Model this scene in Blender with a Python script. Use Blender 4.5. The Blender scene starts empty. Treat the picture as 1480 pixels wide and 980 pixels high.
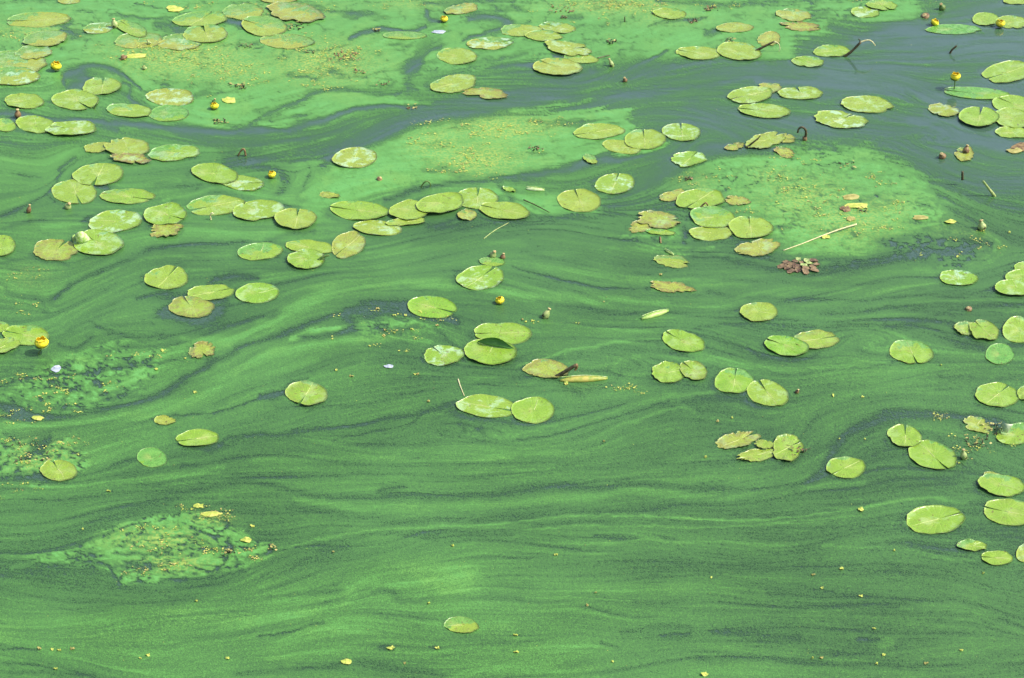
import bpy, bmesh, math, random
import numpy as np
from mathutils import Vector, Matrix, noise as mnoise
random.seed(7)
rng = np.random.default_rng(11)
scene = bpy.context.scene
COL = scene.collection

# ------------------------------------------------------------------ camera, sky, sun, exposure
CAM_H, PITCH, FPX = 5.0, math.radians(33.0), 2521.0
cam = bpy.data.cameras.new("camera"); camo = bpy.data.objects.new("camera", cam); COL.objects.link(camo)
camo.location = (0, 0, CAM_H); camo.rotation_euler = (math.radians(90) - PITCH, 0, 0)
cam.sensor_width = 36.0; cam.lens = 36.0 * FPX / 1480.0
cam.clip_start = 0.1; cam.clip_end = 5000
scene.camera = camo
SUN_EL, SUN_AZ = math.radians(50), math.radians(98)       # azimuth clockwise from +Y (sun off to the right)
world = bpy.data.worlds.new("World"); scene.world = world; world.use_nodes = True
nt = world.node_tree
sky = nt.nodes.new("ShaderNodeTexSky"); sky.sky_type = 'NISHITA'; sky.sun_disc = False
sky.sun_elevation = SUN_EL; sky.sun_rotation = SUN_AZ; sky.air_density = 1.2; sky.dust_density = 4.5
nt.links.new(sky.outputs[0], nt.nodes["Background"].inputs[0]); nt.nodes["Background"].inputs[1].default_value = 0.15
sl = bpy.data.lights.new("sun", 'SUN'); sl.energy = 2.9; sl.angle = math.radians(0.6); sl.color = (1, 0.96, 0.88)
so = bpy.data.objects.new("sun", sl); COL.objects.link(so)
sd = Vector((math.sin(SUN_AZ) * math.cos(SUN_EL), math.cos(SUN_AZ) * math.cos(SUN_EL), math.sin(SUN_EL)))
so.rotation_euler = sd.to_track_quat('Z', 'Y').to_euler()
scene.view_settings.view_transform = 'Standard'; scene.view_settings.look = 'None'
scene.view_settings.exposure = 0.48; scene.view_settings.gamma = 1.0
scene.cycles.max_bounces = 6; scene.cycles.transparent_max_bounces = 8

# ------------------------------------------------------------------ geometry of the place: where on the water a sight line lands
CP, SP = math.cos(PITCH), math.sin(PITCH)
def ground(x, y, z=0.0):
    dx = (x - 740.0); dv = -(y - 490.0)
    dy = CP * FPX + SP * dv; dz = -SP * FPX + CP * dv
    t = (z - CAM_H) / dz
    return dx * t, dy * t
def G(x, y, z=0.0):
    a, b = ground(x, y, z); return Vector((a, b, z))
def AT(x, y, Y):                                            # point at distance Y seen in that direction (for upright things)
    dx = (x - 740.0); dv = -(y - 490.0)
    dy = CP * FPX + SP * dv; dz = -SP * FPX + CP * dv
    t = Y / dy
    return Vector((dx * t, Y, CAM_H + dz * t))
def pxm(y):                                                 # metres per photo pixel at row y
    a = G(740, y); b = G(741, y); return (b - a).length

# ------------------------------------------------------------------ materials
def new_mat(name):
    m = bpy.data.materials.new(name); m.use_nodes = True
    n = m.node_tree; p = n.nodes["Principled BSDF"]; return m, n, p
class NB:
    def __init__(s, n): s.n = n
    def _set(s, sock, v):
        if isinstance(v, bpy.types.NodeSocket): s.n.links.new(v, sock)
        elif v is not None: sock.default_value = v
    def math(s, op, a, b=None, c=None, clamp=False):
        q = s.n.nodes.new("ShaderNodeMath"); q.operation = op; q.use_clamp = clamp
        s._set(q.inputs[0], a)
        if b is not None: s._set(q.inputs[1], b)
        if c is not None: s._set(q.inputs[2], c)
        return q.outputs[0]
    def mix(s, f, a, b, blend='MIX'):
        q = s.n.nodes.new("ShaderNodeMix"); q.data_type = 'RGBA'; q.blend_type = blend
        s._set(q.inputs[0], f); s._set(q.inputs[6], a if not isinstance(a, tuple) else a + (1,)); s._set(q.inputs[7], b if not isinstance(b, tuple) else b + (1,))
        return q.outputs[2]
    def noise(s, vec, scale, detail=3, rough=.55, dist=0.0, out=0):
        q = s.n.nodes.new("ShaderNodeTexNoise"); q.inputs['Scale'].default_value = scale
        q.inputs['Detail'].default_value = detail; q.inputs['Roughness'].default_value = rough; q.inputs['Distortion'].default_value = dist
        if vec is not None: s.n.links.new(vec, q.inputs['Vector'])
        return q.outputs[out]
    def ramp(s, v, lo, hi, a=0.0, b=1.0):
        q = s.n.nodes.new("ShaderNodeMapRange"); q.interpolation_type = 'SMOOTHSTEP'
        s._set(q.inputs[0], v); s._set(q.inputs[1], lo); s._set(q.inputs[2], hi); s._set(q.inputs[3], a); s._set(q.inputs[4], b)
        return q.outputs[0]
    def cramp(s, v, stops):
        q = s.n.nodes.new("ShaderNodeValToRGB"); r = q.color_ramp
        while len(r.elements) > 1: r.elements.remove(r.elements[-1])
        r.elements[0].position = stops[0][0]; r.elements[0].color = stops[0][1] + (1,)
        for p, c in stops[1:]:
            e = r.elements.new(p); e.color = c + (1,)
        s._set(q.inputs[0], v); return q.outputs[0]
    def attr(s, name, typ='GEOMETRY', out='Fac'):
        q = s.n.nodes.new("ShaderNodeAttribute"); q.attribute_name = name; q.attribute_type = typ; return q.outputs[out]
    def coord(s, out='Object'):
        return s.n.nodes.new("ShaderNodeTexCoord").outputs[out]
    def mapping(s, vec, scale=(1, 1, 1), loc=(0, 0, 0)):
        q = s.n.nodes.new("ShaderNodeMapping"); s._set(q.inputs[0], vec); q.inputs['Scale'].default_value = scale; q.inputs['Location'].default_value = loc; return q.outputs[0]
    def bump(s, h, strength, dist=.002):
        q = s.n.nodes.new("ShaderNodeBump"); q.inputs['Strength'].default_value = strength; q.inputs['Distance'].default_value = dist
        s._set(q.inputs['Height'], h); return q.outputs[0]

def build_film_mat():
    m, n, p = new_mat("algae_scum"); b = NB(n)
    d = b.attr("scum"); co = b.coord()
    fine = b.noise(b.mapping(co, (1, 1, 1)), 200, 2, .75)             # the grains of algae
    fine2 = b.noise(b.mapping(co, (1, .8, 1)), 75, 3, .7)
    strk = b.noise(b.mapping(co, (3, 22, 1)), 2.2, 4, .6)
    gr = b.math('ADD', b.math('MULTIPLY', b.math('SUBTRACT', fine, .5), 1.7), b.math('MULTIPLY', b.math('SUBTRACT', fine2, .5), .25))
    amt = b.attr("grain")
    d2 = b.math('ADD', d, b.math('MULTIPLY', gr, amt))
    d2 = b.math('ADD', d2, b.math('MULTIPLY', b.math('SUBTRACT', strk, .5), .10), clamp=True)
    far_sky = b.attr("far_sky_tone")                                     # 1 far, 0 near: sky reflection fading toward the viewer painted into film colour
    near_dark = b.cramp(d2, [(0.0, (.030, .078, .036)), (.20, (.036, .094, .036)), (.42, (.046, .122, .037)), (.60, (.067, .182, .042)), (.78, (.092, .262, .056)), (1.0, (.120, .350, .088))])
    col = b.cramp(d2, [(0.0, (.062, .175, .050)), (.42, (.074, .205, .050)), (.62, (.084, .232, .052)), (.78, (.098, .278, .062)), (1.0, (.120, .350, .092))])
    col = b.mix(far_sky, near_dark, col)
    big = b.noise(co, 1.1, 3)
    col = b.mix(b.ramp(big, .35, .7, 0, .22), col, (.115, .300, .085))
    wm = b.ramp(b.noise(co, 3.2, 5, .65, .4), .48, .68)
    col = b.mix(b.math('MULTIPLY', wm, b.ramp(d2, .55, .9, 0, .24)), col, (.200, .345, .060))
    mot = b.noise(b.mapping(co, (1, 1.3, 1)), 26, 4, .7)
    col = b.mix(b.math('MULTIPLY', b.ramp(mot, .52, .66), b.ramp(d2, .5, .9, 0, .42)), col, (.062, .190, .050))
    y = b.attr("yellow")
    yn = b.noise(co, 60, 3, .7)
    col = b.mix(b.math('MULTIPLY', y, b.ramp(yn, .44, .58)), col, (.32, .40, .08))
    n.links.new(col, p.inputs['Base Color'])
    a = b.math('MULTIPLY', b.math('SUBTRACT', d2, .02), b.ramp(far_sky, 0, 1, 4.2, 1.45), clamp=True)
    n.links.new(a, p.inputs['Alpha'])
    p.inputs['Roughness'].default_value = .40; p.inputs['Specular IOR Level'].default_value = .32
    n.links.new(b.bump(b.math('ADD', fine2, d2), .4, .003), p.inputs['Normal'])
    return m
def build_water_mat():
    m, n, p = new_mat("pond_water"); b = NB(n); co = b.coord()
    t = b.noise(b.mapping(co, (.5, 1.6, 1)), 1.1, 5, .6, .8)
    col = b.mix(b.ramp(t, .35, .7), (.055, .106, .086), (.063, .122, .090))
    o = b.attr("outer")                                             # beyond the modelled scum the algae goes on as a drifting stain
    s = b.noise(b.mapping(co, (.35, 1.6, 1)), 1.0, 6, .62, 1.2)
    out = b.math('MULTIPLY', b.ramp(s, .36, .62, .55, 1), o)
    col = b.mix(out, col, b.mix(b.ramp(s, .45, .7), (.046, .122, .037), (.070, .195, .045)))
    n.links.new(col, p.inputs['Base Color'])
    n.links.new(b.math('ADD', b.math('MULTIPLY', out, .4), .03), p.inputs['Roughness'])
    p.inputs['IOR'].default_value = 1.70
    rip = b.noise(b.mapping(co, (1, 2.2, 1)), 9, 3, .6)
    n.links.new(b.bump(rip, .09, .004), p.inputs['Normal'])
    return m
def build_leaf_mat():
    m, n, p = new_mat("lily_leaf"); b = NB(n)
    u = b.attr("rad"); ang = b.attr("ang"); co = b.coord()
    age = b.attr("age", 'OBJECT'); pale = b.attr("pale", 'OBJECT'); brown = b.attr("brown", 'OBJECT'); film = b.attr("film", 'OBJECT')
    fdir = b.attr("fside"); seed = b.attr("seed", 'OBJECT')
    q = n.nodes.new("ShaderNodeCombineXYZ"); n.links.new(b.math('MULTIPLY', seed, 7.3), q.inputs[0]); n.links.new(b.math('MULTIPLY', seed, 3.1), q.inputs[2])
    va = n.nodes.new("ShaderNodeVectorMath"); va.operation = 'ADD'; n.links.new(co, va.inputs[0]); n.links.new(q.outputs[0], va.inputs[1]); cs = va.outputs[0]
    n1 = b.noise(cs, 14, 4, .6, .3); n2 = b.noise(cs, 34, 4, .6); n3 = b.noise(cs, 120, 3, .6)
    base = b.mix(age, (.150, .345, .024), (.280, .330, .050))
    base = b.mix(b.ramp(n1, .42, .68, 0, .5), base, (.265, .410, .042))
    base = b.mix(b.ramp(n2, .60, .72, 0, .40), base, (.150, .350, .070))
    # side veins fanning out from the midrib, paler than the blade
    vein = b.math('POWER', b.math('ABSOLUTE', b.math('COSINE', b.math('MULTIPLY', ang, 11.0))), 14)
    base = b.mix(b.math('MULTIPLY', vein, b.ramp(u, .15, .9, .30, .08)), base, (.32, .46, .08))
    # algae film that washed over the blade
    fe = b.math('ADD', fdir, b.math('MULTIPLY', b.math('SUBTRACT', n1, .5), 1.5))
    base = b.mix(b.math('MULTIPLY', b.ramp(fe, b.math('SUBTRACT', 1.02, film), b.math('SUBTRACT', 1.10, film)), .80), base, b.mix(b.ramp(n2, .4, .6), (.085, .260, .055), (.125, .330, .070)))
    # pale crust and painted sky sheen, both in the blade colour
    pf = b.math('MULTIPLY', b.ramp(b.math('ADD', n1, b.math('MULTIPLY', n2, .35)), .66, .80), pale)
    base = b.mix(b.math('MULTIPLY', pf, .7), base, (.42, .62, .44))
    # rot: brown blotches and rim
    br = b.math('MULTIPLY', b.ramp(b.math('ADD', b.math('MULTIPLY', n2, .8), b.math('MULTIPLY', u, .22)), .48, .62), brown)
    base = b.mix(br, base, b.mix(b.ramp(n3, .35, .65), (.110, .070, .032), (.29, .22, .075)))
    base = b.mix(b.math('MULTIPLY', b.ramp(n3, .62, .68), .55), base, (.13, .13, .04))
    base = b.mix(b.math('MULTIPLY', b.ramp(b.noise(cs, 55, 2, .5), .66, .70), .7), base, (.12, .08, .03))
    mid = b.ramp(b.math('ABSOLUTE', b.math('SINE', b.math('MULTIPLY', ang, .5))), .80, 1.0)
    base = b.mix(b.math('MULTIPLY', b.math('MULTIPLY', mid, b.ramp(n1, .3, .6)), b.ramp(u, .95, .1, 0, .40)), base, (.38, .42, .12))
    rim = b.ramp(u, .965, 1.0)
    base = b.mix(b.math('MULTIPLY', rim, .28), base, (.55, .62, .30))
    n.links.new(base, p.inputs['Base Color'])
    n.links.new(b.ramp(n2, .3, .7, .17, .42), p.inputs['Roughness']); p.inputs['Specular IOR Level'].default_value = .5
    n.links.new(b.bump(b.math('ADD', b.math('MULTIPLY', vein, -.5), n2), .35, .004), p.inputs['Normal'])
    return m
def simple(name, c1, c2, scale=40, rough=.6, spec=.4, bump=.3):
    m, n, p = new_mat(name); b = NB(n); co = b.coord()
    f = b.noise(co, scale, 4, .6)
    n.links.new(b.mix(b.ramp(f, .35, .65), c1, c2), p.inputs['Base Color'])
    p.inputs['Roughness'].default_value = rough; p.inputs['Specular IOR Level'].default_value = spec
    if bump: n.links.new(b.bump(f, bump, .003), p.inputs['Normal'])
    return m
M_FILM, M_WATER, M_LEAF = build_film_mat(), build_water_mat(), build_leaf_mat()
M_UNDER = simple("leaf_underside", (.05, .17, .03), (.09, .24, .05), 30)
M_PETAL = simple("yellow_sepal", (.88, .68, .02), (.93, .80, .06), 60, .45)
M_STIG = simple("stigma", (.80, .56, .03), (.88, .68, .06), 200, .6)
M_STALK = simple("stalk_green", (.07, .15, .03), (.14, .22, .06), 60, .5)
M_STEMB = simple("stalk_brown", (.030, .028, .014), (.095, .078, .034), 50, .6)
M_POD = simple("pod_green", (.20, .30, .09), (.40, .46, .18), 60, .5)
M_PODR = simple("pod_reddish", (.15, .085, .045), (.27, .19, .085), 60, .5)
M_CAP = simple("pod_cap", (.35, .26, .10), (.52, .45, .22), 90, .6)
M_STRAW = simple("straw", (.50, .47, .22), (.62, .60, .36), 50, .6)
M_DEAD = simple("dead_leaf", (.10, .06, .032), (.27, .19, .085), 45, .7)
M_DARK = simple("rotten_plant", (.025, .035, .02), (.10, .10, .05), 80, .6)
M_FLAKE = simple("yellow_flake", (.34, .42, .07), (.56, .58, .14), 30, .6, .3, 0)
M_FLAKE2 = simple("tan_flake", (.27, .25, .07), (.42, .40, .14), 30, .6, .3, 0)
M_WHITE = simple("pale_plastic", (.32, .37, .44), (.48, .53, .60), 40, .35)
M_MIDRIB = simple("midrib", (.46, .52, .20), (.56, .60, .28), 60, .45)

# ------------------------------------------------------------------ object helpers
def setp(o, label=None, cat=None, group=None, kind=None):
    if label: o["label"] = label
    if cat: o["category"] = cat
    if group: o["group"] = group
    if kind: o["kind"] = kind
    return o
def empty(name, loc): 
    o = bpy.data.objects.new(name, None); o.location = loc; o.empty_display_size = .03; COL.objects.link(o); return o
def link_mesh(name, me, mat, parent=None, smooth=True):
    if mat and not me.materials: me.materials.append(mat)
    if smooth: me.polygons.foreach_set("use_smooth", [True] * len(me.polygons))
    o = bpy.data.objects.new(name, me); COL.objects.link(o)
    if parent: o.parent = parent
    return o
def pydata(name, v, f, mat, parent=None, smooth=True):
    me = bpy.data.meshes.new(name); me.from_pydata(v, [], f); me.update(); return link_mesh(name, me, mat, parent, smooth)
def tube_data(pts, rads, seg=8, off=0):
    V, F = [], []; n = len(pts)
    up = Vector((.3, .2, 1)).normalized()
    for i, (p, r) in enumerate(zip(pts, rads)):
        t = (pts[min(i + 1, n - 1)] - pts[max(i - 1, 0)]).normalized()
        a = t.cross(up); a = a.normalized() if a.length > 1e-4 else t.orthogonal().normalized()
        b_ = t.cross(a)
        for k in range(seg):
            th = 2 * math.pi * k / seg; V.append(tuple(p + (a * math.cos(th) + b_ * math.sin(th)) * r))
    for i in range(n - 1):
        for k in range(seg):
            F.append((off + i * seg + k, off + i * seg + (k + 1) % seg, off + (i + 1) * seg + (k + 1) % seg, off + (i + 1) * seg + k))
    F.append(tuple(off + k for k in range(seg))[::-1]); F.append(tuple(off + (n - 1) * seg + k for k in range(seg)))
    return V, F
def smooth_pts(pts, k=5):
    out = []; n = len(pts)
    if n < 3:
        return [pts[0].lerp(pts[1], t / k) for t in range(k + 1)]
    for i in range(n - 1):
        p0, p1, p2, p3 = pts[max(i - 1, 0)], pts[i], pts[i + 1], pts[min(i + 2, n - 1)]
        for j in range(k):
            t = j / k
            out.append(.5 * ((2 * p1) + (p2 - p0) * t + (2 * p0 - 5 * p1 + 4 * p2 - p3) * t * t + (3 * p1 - p0 - 3 * p2 + p3) * t ** 3))
    out.append(pts[-1].copy()); return out
def tube(name, pts, r0, r1, mat, parent, seg=8, k=5, jit=.12):
    P = smooth_pts([Vector(p) for p in pts], k); n = len(P)
    R = [(r0 + (r1 - r0) * i / (n - 1)) * (1 + random.uniform(-jit, jit)) for i in range(n)]
    V, F = tube_data(P, R, seg); return pydata(name, V, F, mat, parent)

# ------------------------------------------------------------------ the drifting algae film (a fine sheet whose thickness follows the currents)
X0, X1, Y0, Y1 = -280.0, 1760.0, -220.0, 1150.0
NX, NY = 1190, 850
gx = np.linspace(X0, X1, NX); gy = np.linspace(Y0, Y1, NY)
SX, SY = gx[1] - gx[0], gy[1] - gy[0]
PX, PY = np.meshgrid(gx, gy); PX = PX.astype(np.float32); PY = PY.astype(np.float32)
def sample(A, x, y):
    u = np.clip((x - X0) / SX, 0, NX - 1.001); v = np.clip((y - Y0) / SY, 0, NY - 1.001)
    i = u.astype(np.int32); j = v.astype(np.int32); fu = u - i; fv = v - j
    return (A[j, i] * (1 - fu) + A[j, i + 1] * fu) * (1 - fv) + (A[j + 1, i] * (1 - fu) + A[j + 1, i + 1] * fu) * fv
def vnoise(x, y, sx, sy, seed, octs=4, gain=.5):
    tot = 0; amp = 1; s = 0
    for o in range(octs):
        r = np.random.default_rng(seed * 31 + o).random((128, 128)).astype(np.float32)
        u = x / sx * 2 ** o + 57.3 * o; v = y / sy * 2 ** o + 31.7 * o
        i = np.floor(u).astype(np.int32); j = np.floor(v).astype(np.int32); fu = u - i; fv = v - j
        fu = fu * fu * (3 - 2 * fu); fv = fv * fv * (3 - 2 * fv)
        i0, i1, j0, j1 = i % 128, (i + 1) % 128, j % 128, (j + 1) % 128
        tot = tot + amp * ((r[j0, i0] * (1 - fu) + r[j0, i1] * fu) * (1 - fv) + (r[j1, i0] * (1 - fu) + r[j1, i1] * fu) * fv)
        s += amp; amp *= gain
    return (tot / s - .5) * 2
# current lines: (points, half width, thickness of algae on it, strength)
STROKES = [
 # thin / open water lines
 ([(-60,160),(0,163),(60,169),(160,179),(230,184),(300,191),(370,190),(420,187),(460,176),(500,163),(560,155),(600,157),(640,156)], 5, .06, 1),
 ([(330,235),(400,232),(440,220),(500,207),(560,187),(620,167),(700,150),(780,135),(860,113),(950,97),(1050,92),(1150,100),(1250,112)], 19, .17, .8),
 ([(420,238),(480,217),(560,191),(620,173),(690,161),(760,151),(830,143),(900,138),(1000,128),(1100,112)], 5, .12, .9),
 ([(620,150),(700,140),(790,122),(880,116),(980,104)], 4, .12, .7),
 ([(855,135),(900,131),(950,136),(1000,128)], 5, .12, .8), ([(700,97),(760,93),(830,110),(880,112),(930,92),(965,72)], 4, .15, .8),
 ([(588,104),(600,96),(606,88)], 10, .03, 1), ([(595,110),(590,122),(600,130)], 8, .2, .8), ([(608,85),(620,72),(640,66)], 3, .25, .8),
 ([(505,58),(525,48),(560,42),(585,45),(610,41)], 3.5, .08, .9), ([(612,16),(616,28),(630,32)], 5, .12, .9), ([(678,30),(700,24),(722,27),(740,33)], 7, .12, .9),
 ([(668,60),(700,50),(725,42)], 3, .15, .8), ([(690,88),(730,84),(760,80)], 2.5, .3, .7),
 ([(88,122),(95,108),(118,99),(140,97),(165,101),(185,113),(205,130)], 3.5, .10, .9), ([(92,112),(112,108),(120,120),(95,125)], 9, .15, .9),
 ([(176,120),(190,128),(186,142),(200,152),(215,160)], 3, .15, .8), ([(0,176),(40,170),(90,178),(140,176),(170,186)], 6, .10, .8),
 ([(365,182),(390,165),(430,148),(460,134),(500,130),(540,136),(570,137),(592,125)], 3.2, .16, .85), ([(440,132),(500,131),(590,132)], 7, .38, .6),
 ([(350,180),(390,176),(430,166),(480,150)], 2, .5, .6), ([(380,172),(440,153)], 2, .5, .6),
 ([(320,30),(345,32),(358,38)], 8, .12, .8), ([(228,36),(250,42),(262,46)], 8, .2, .7), ([(170,20),(210,28),(240,26)], 2.5, .2, .7),
 ([(800,82),(812,84)], 6, .08, .9), ([(940,40),(960,32),(1020,28)], 3, .2, .7), ([(1015,52),(1035,46)], 4, .12, .8),
 ([(850,100),(858,104)], 5, .15, .7), ([(815,26),(840,28)], 4, .2, .8), ([(610,6),(680,2),(740,4)], 4, .3, .6), ([(950,0),(1020,4),(1080,8)], 4, .3, .6),
 ([(1330,25),(1350,32),(1400,24),(1440,18)], 5, .2, .7), ([(1240,60),(1300,45),(1360,52),(1430,52),(1500,54)], 12, .04, 1),
 ([(1190,110),(1280,100),(1360,85),(1420,78),(1500,85)], 25, .05, .9), ([(1100,118),(1200,122),(1300,130),(1380,152),(1450,160)], 7, .04, .9),
 ([(1000,155),(1060,168),(1130,178),(1200,190),(1280,195),(1360,210)], 14, .16, .8), ([(1320,170),(1370,190),(1430,205),(1500,215)], 14, .03, .9),
 ([(990,180),(1040,185),(1060,205),(1020,215)], 12, .10, .8), ([(830,245),(850,236),(880,228),(900,232)], 6, .06, .9),
 ([(560,290),(620,272),(700,262),(760,255),(820,246),(870,232),(960,225)], 6, .14, .9), ([(720,268),(740,290),(730,300)], 7, .12, .7),
 ([(690,290),(735,285),(770,300),(795,310)], 2, .3, .7), ([(880,300),(920,280),(960,250),(990,215),(1010,190)], 16, .2, .85),
 ([(0,315),(30,305),(60,288),(78,268),(90,242),(110,228)], 4, .12, .9), ([(0,330),(60,318),(110,312)], 3, .25, .7), ([(25,250),(60,256)], 3, .25, .7),
 ([(140,272),(160,276),(150,270)], 6, .08, .8), ([(230,185),(290,200),(340,205),(390,205),(440,200)], 6, .2, .7),
 ([(360,240),(400,248),(410,265),(395,290),(420,297),(440,290)], 7, .12, .8), ([(465,236),(478,228)], 8, .05, .9), ([(430,225),(450,245),(440,260),(430,285)], 4, .2, .7),
 ([(230,268),(280,272),(330,282),(360,285)], 7, .25, .7), ([(250,292),(290,275),(330,270)], 4, .12, .8), ([(115,320),(140,318)], 4, .12, .6),
 ([(450,335),(430,338),(390,348),(340,350),(290,350),(240,358),(205,366),(180,378),(140,392),(120,402),(95,420),(75,432)], 4.5, .10, .95),
 ([(340,360),(280,362),(230,366),(190,372)], 5, .2, .6), ([(0,380),(50,374),(100,385)], 3, .25, .6), ([(0,408),(25,425),(60,428),(70,450)], 6, .2, .6),
 ([(345,345),(400,375),(440,378)], 4, .25, .5),
 ([(300,412),(330,404),(370,404)], 6, .06, .9), ([(200,432),(240,428),(272,430)], 6, .12, .9), ([(225,455),(250,452),(290,464),(320,452)], 9, .08, .9), ([(310,440),(330,438)], 8, .08, .9),
 ([(95,480),(120,460),(160,440),(200,428)], 3, .25, .7), ([(130,467),(165,482),(200,487),(240,487),(280,478),(350,467),(420,448)], 4, .18, .85), ([(180,500),(240,498),(300,492)], 2.5, .3, .7),
 ([(85,500),(115,505),(130,492),(140,488)], 3, .12, .8), ([(60,545),(110,542),(160,535),(220,525),(270,520)], 2, .22, .8), ([(0,560),(40,548),(90,545)], 2.5, .2, .8),
 ([(-60,606),(0,604),(60,602),(110,601),(160,592),(205,580),(240,565),(262,548),(300,528),(350,502),(400,487),(440,470),(480,458),(520,448)], 5, .08, 1),
 ([(100,590),(170,575),(230,570)], 2.5, .25, .6), ([(0,590),(20,592),(40,598)], 9, .10, .9), ([(0,640),(40,620)], 5, .5, .5),
 ([(440,490),(480,490),(500,482),(506,470),(496,456),(515,448),(560,448),(610,452),(650,462)], 9, .05, 1), ([(520,440),(560,443),(600,440)], 8, .06, .9), ([(405,505),(430,497),(470,492)], 3, .1, .9),
 ([(540,475),(570,482),(600,468)], 5, .12, .7),
 ([(225,608),(260,600),(310,595),(350,584),(385,575),(410,572)], 2.2, .06, 1), ([(372,576),(395,572),(412,568)], 7, .02, 1), ([(405,562),(420,554),(440,551)], 3, .05, .8),
 ([(150,618),(220,612)], 2, .3, .6), ([(318,645),(330,634),(350,630),(400,628),(470,620),(520,614),(570,605),(620,594),(660,582)], 2.8, .14, .9), ([(280,650),(300,652),(320,645)], 4, .1, .8),
 ([(480,638),(540,625),(575,618),(600,608),(612,598),(640,594)], 1.8, .12, .9), ([(160,672),(200,664),(260,655),(300,650)], 4, .2, .8), ([(400,590),(480,588),(560,578),(640,560)], 2.5, .25, .7),
 ([(640,590),(680,604),(720,608),(760,614),(800,606)], 6, .14, .8), ([(662,612),(668,620),(662,628)], 4, .16, .7), ([(700,612),(690,622),(700,632)], 4, .16, .7), ([(500,645),(600,645),(700,640),(780,640)], 4, .22, .6),
 ([(590,665),(605,662)], 5, .12, .7), ([(545,712),(560,708),(580,706)], 5, .06, .9), ([(480,560),(560,545),(640,545),(720,540)], 3, .24, .6),
 ([(480,540),(540,522),(600,520),(660,535),(740,530),(800,520),(850,512),(930,520)], 6, .22, .5), ([(690,556),(760,548),(800,540)], 4, .14, .6),
 ([(620,470),(660,500),(670,520)], 4, .14, .7), ([(740,500),(730,525),(760,512)], 3, .14, .6),
 ([(500,420),(600,420),(680,424),(740,436)], 1.6, .2, .8), ([(740,385),(780,398),(830,410),(880,418),(940,421)], 2.5, .08, .9), ([(760,365),(820,380),(880,400),(950,400)], 5, .22, .8), ([(600,355),(700,335),(800,330),(870,335)], 10, .24, .8),
 ([(620,330),(700,325),(800,318),(900,310)], 8, .18, .7), ([(640,405),(655,412)], 5, .12, .7), ([(740,430),(800,440),(880,455),(920,455)], 2.5, .2, .8), ([(880,345),(930,350),(990,350)], 3, .14, .7), ([(985,330),(988,350)], 5, .06, .8),
 ([(1000,370),(1060,378),(1140,392),(1200,390),(1280,378),(1350,366),(1400,360)], 8, .12, .9), ([(1000,355),(1060,350),(1120,380)], 7, .2, .7),
 ([(1020,418),(1050,428),(1100,430),(1150,432),(1230,434),(1300,430),(1400,425),(1450,410)], 3, .16, .8), ([(1190,452),(1280,445),(1290,440),(1300,448),(1400,443),(1480,440)], 4, .16, .8), ([(960,400),(1100,405),(1200,410),(1300,405)], 3, .24, .7),
 ([(1000,475),(1080,470),(1140,472),(1200,470),(1300,462),(1380,468)], 4, .2, .8), ([(1280,470),(1330,475),(1370,490),(1420,500),(1480,500)], 6, .12, .9), ([(1080,500),(1100,515),(1140,522),(1180,516)], 4, .12, .8),
 ([(1020,530),(1080,535),(1130,542),(1180,545),(1240,535),(1290,525),(1310,523)], 1.6, .10, .9), ([(1220,500),(1232,488),(1260,480)], 2, .3, .8), ([(1235,505),(1245,492),(1275,484)], 2, .3, .8), ([(1200,510),(1215,490),(1240,478)], 2, .3, .8),
 ([(860,500),(900,505),(960,515),(1010,512),(1060,520)], 6, .16, .8), ([(800,550),(830,565),(880,560),(900,540)], 9, .2, .7), ([(1350,545),(1400,548),(1480,545)], 5, .2, .6), ([(1400,600),(1440,608),(1500,612)], 5, .12, .7),
 ([(740,640),(800,630),(860,612),(920,595),(970,580)], 2.0, .10, .9), ([(960,590),(1010,580),(1060,580),(1100,592)], 7, .14, .8), ([(820,640),(900,610),(960,605),(1020,608)], 7, .24, .6),
 ([(1150,710),(1190,680),(1210,650),(1235,622),(1270,606),(1310,599),(1350,600),(1400,606),(1450,612)], 8, .08, .95), ([(1330,640),(1380,650),(1420,680),(1480,690)], 7, .22, .7), ([(1400,690),(1360,700),(1300,705)], 5, .16, .7),
 ([(300,703),(350,698),(400,706),(450,718),(520,722),(620,716),(720,714),(800,702),(870,705),(960,702),(1080,706),(1150,702)], 6, .16, .85), ([(260,670),(350,690),(420,690),(520,684),(640,690),(740,684)], 4, .24, .7),
 ([(420,735),(500,745),(600,755),(720,750),(860,744),(950,740),(1060,742),(1200,752)], 12, .22, .8), ([(860,776),(900,778),(920,780)], 5, .12, .8), ([(960,776),(980,778)], 4, .16, .8),
 ([(480,775),(600,767),(700,770),(820,760),(1000,763),(1180,764),(1300,760)], 3, .2, .75), ([(400,800),(450,790),(540,775),(640,774),(740,775)], 3, .18, .75),
 ([(-60,795),(0,795),(50,788),(110,770),(170,745),(230,722),(290,705)], 15, .22, .85), ([(-60,830),(0,828),(60,822),(120,822),(160,835)], 10, .2, .8), ([(160,850),(240,855),(320,845),(380,825),(430,810),(500,795)], 9, .22, .8),
 ([(0,860),(120,868),(260,872),(400,862),(500,842)], 3, .3, .6), ([(90,880),(130,886),(160,884)], 2, .24, .6), ([(380,865),(470,858),(560,850),(580,868),(700,862),(760,868)], 4, .24, .7),
 ([(370,920),(410,915),(440,910),(462,902)], 2.4, .08, .95), ([(0,937),(30,937),(55,938)], 1.5, .1, .9), ([(0,958),(50,962),(80,968)], 3, .14, .8), ([(0,972),(60,974),(140,976)], 4, .2, .8), ([(340,975),(440,968),(520,960),(640,975)], 5, .2, .7),
 ([(900,912),(940,907),(985,906),(1000,910)], 4, .2, .6), ([(840,878),(880,888),(920,892),(990,893)], 1.6, .2, .7), ([(1030,915),(1080,918),(1150,922)], 5, .14, .8), ([(960,920),(1000,918)], 3, .1, .8),
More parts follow.
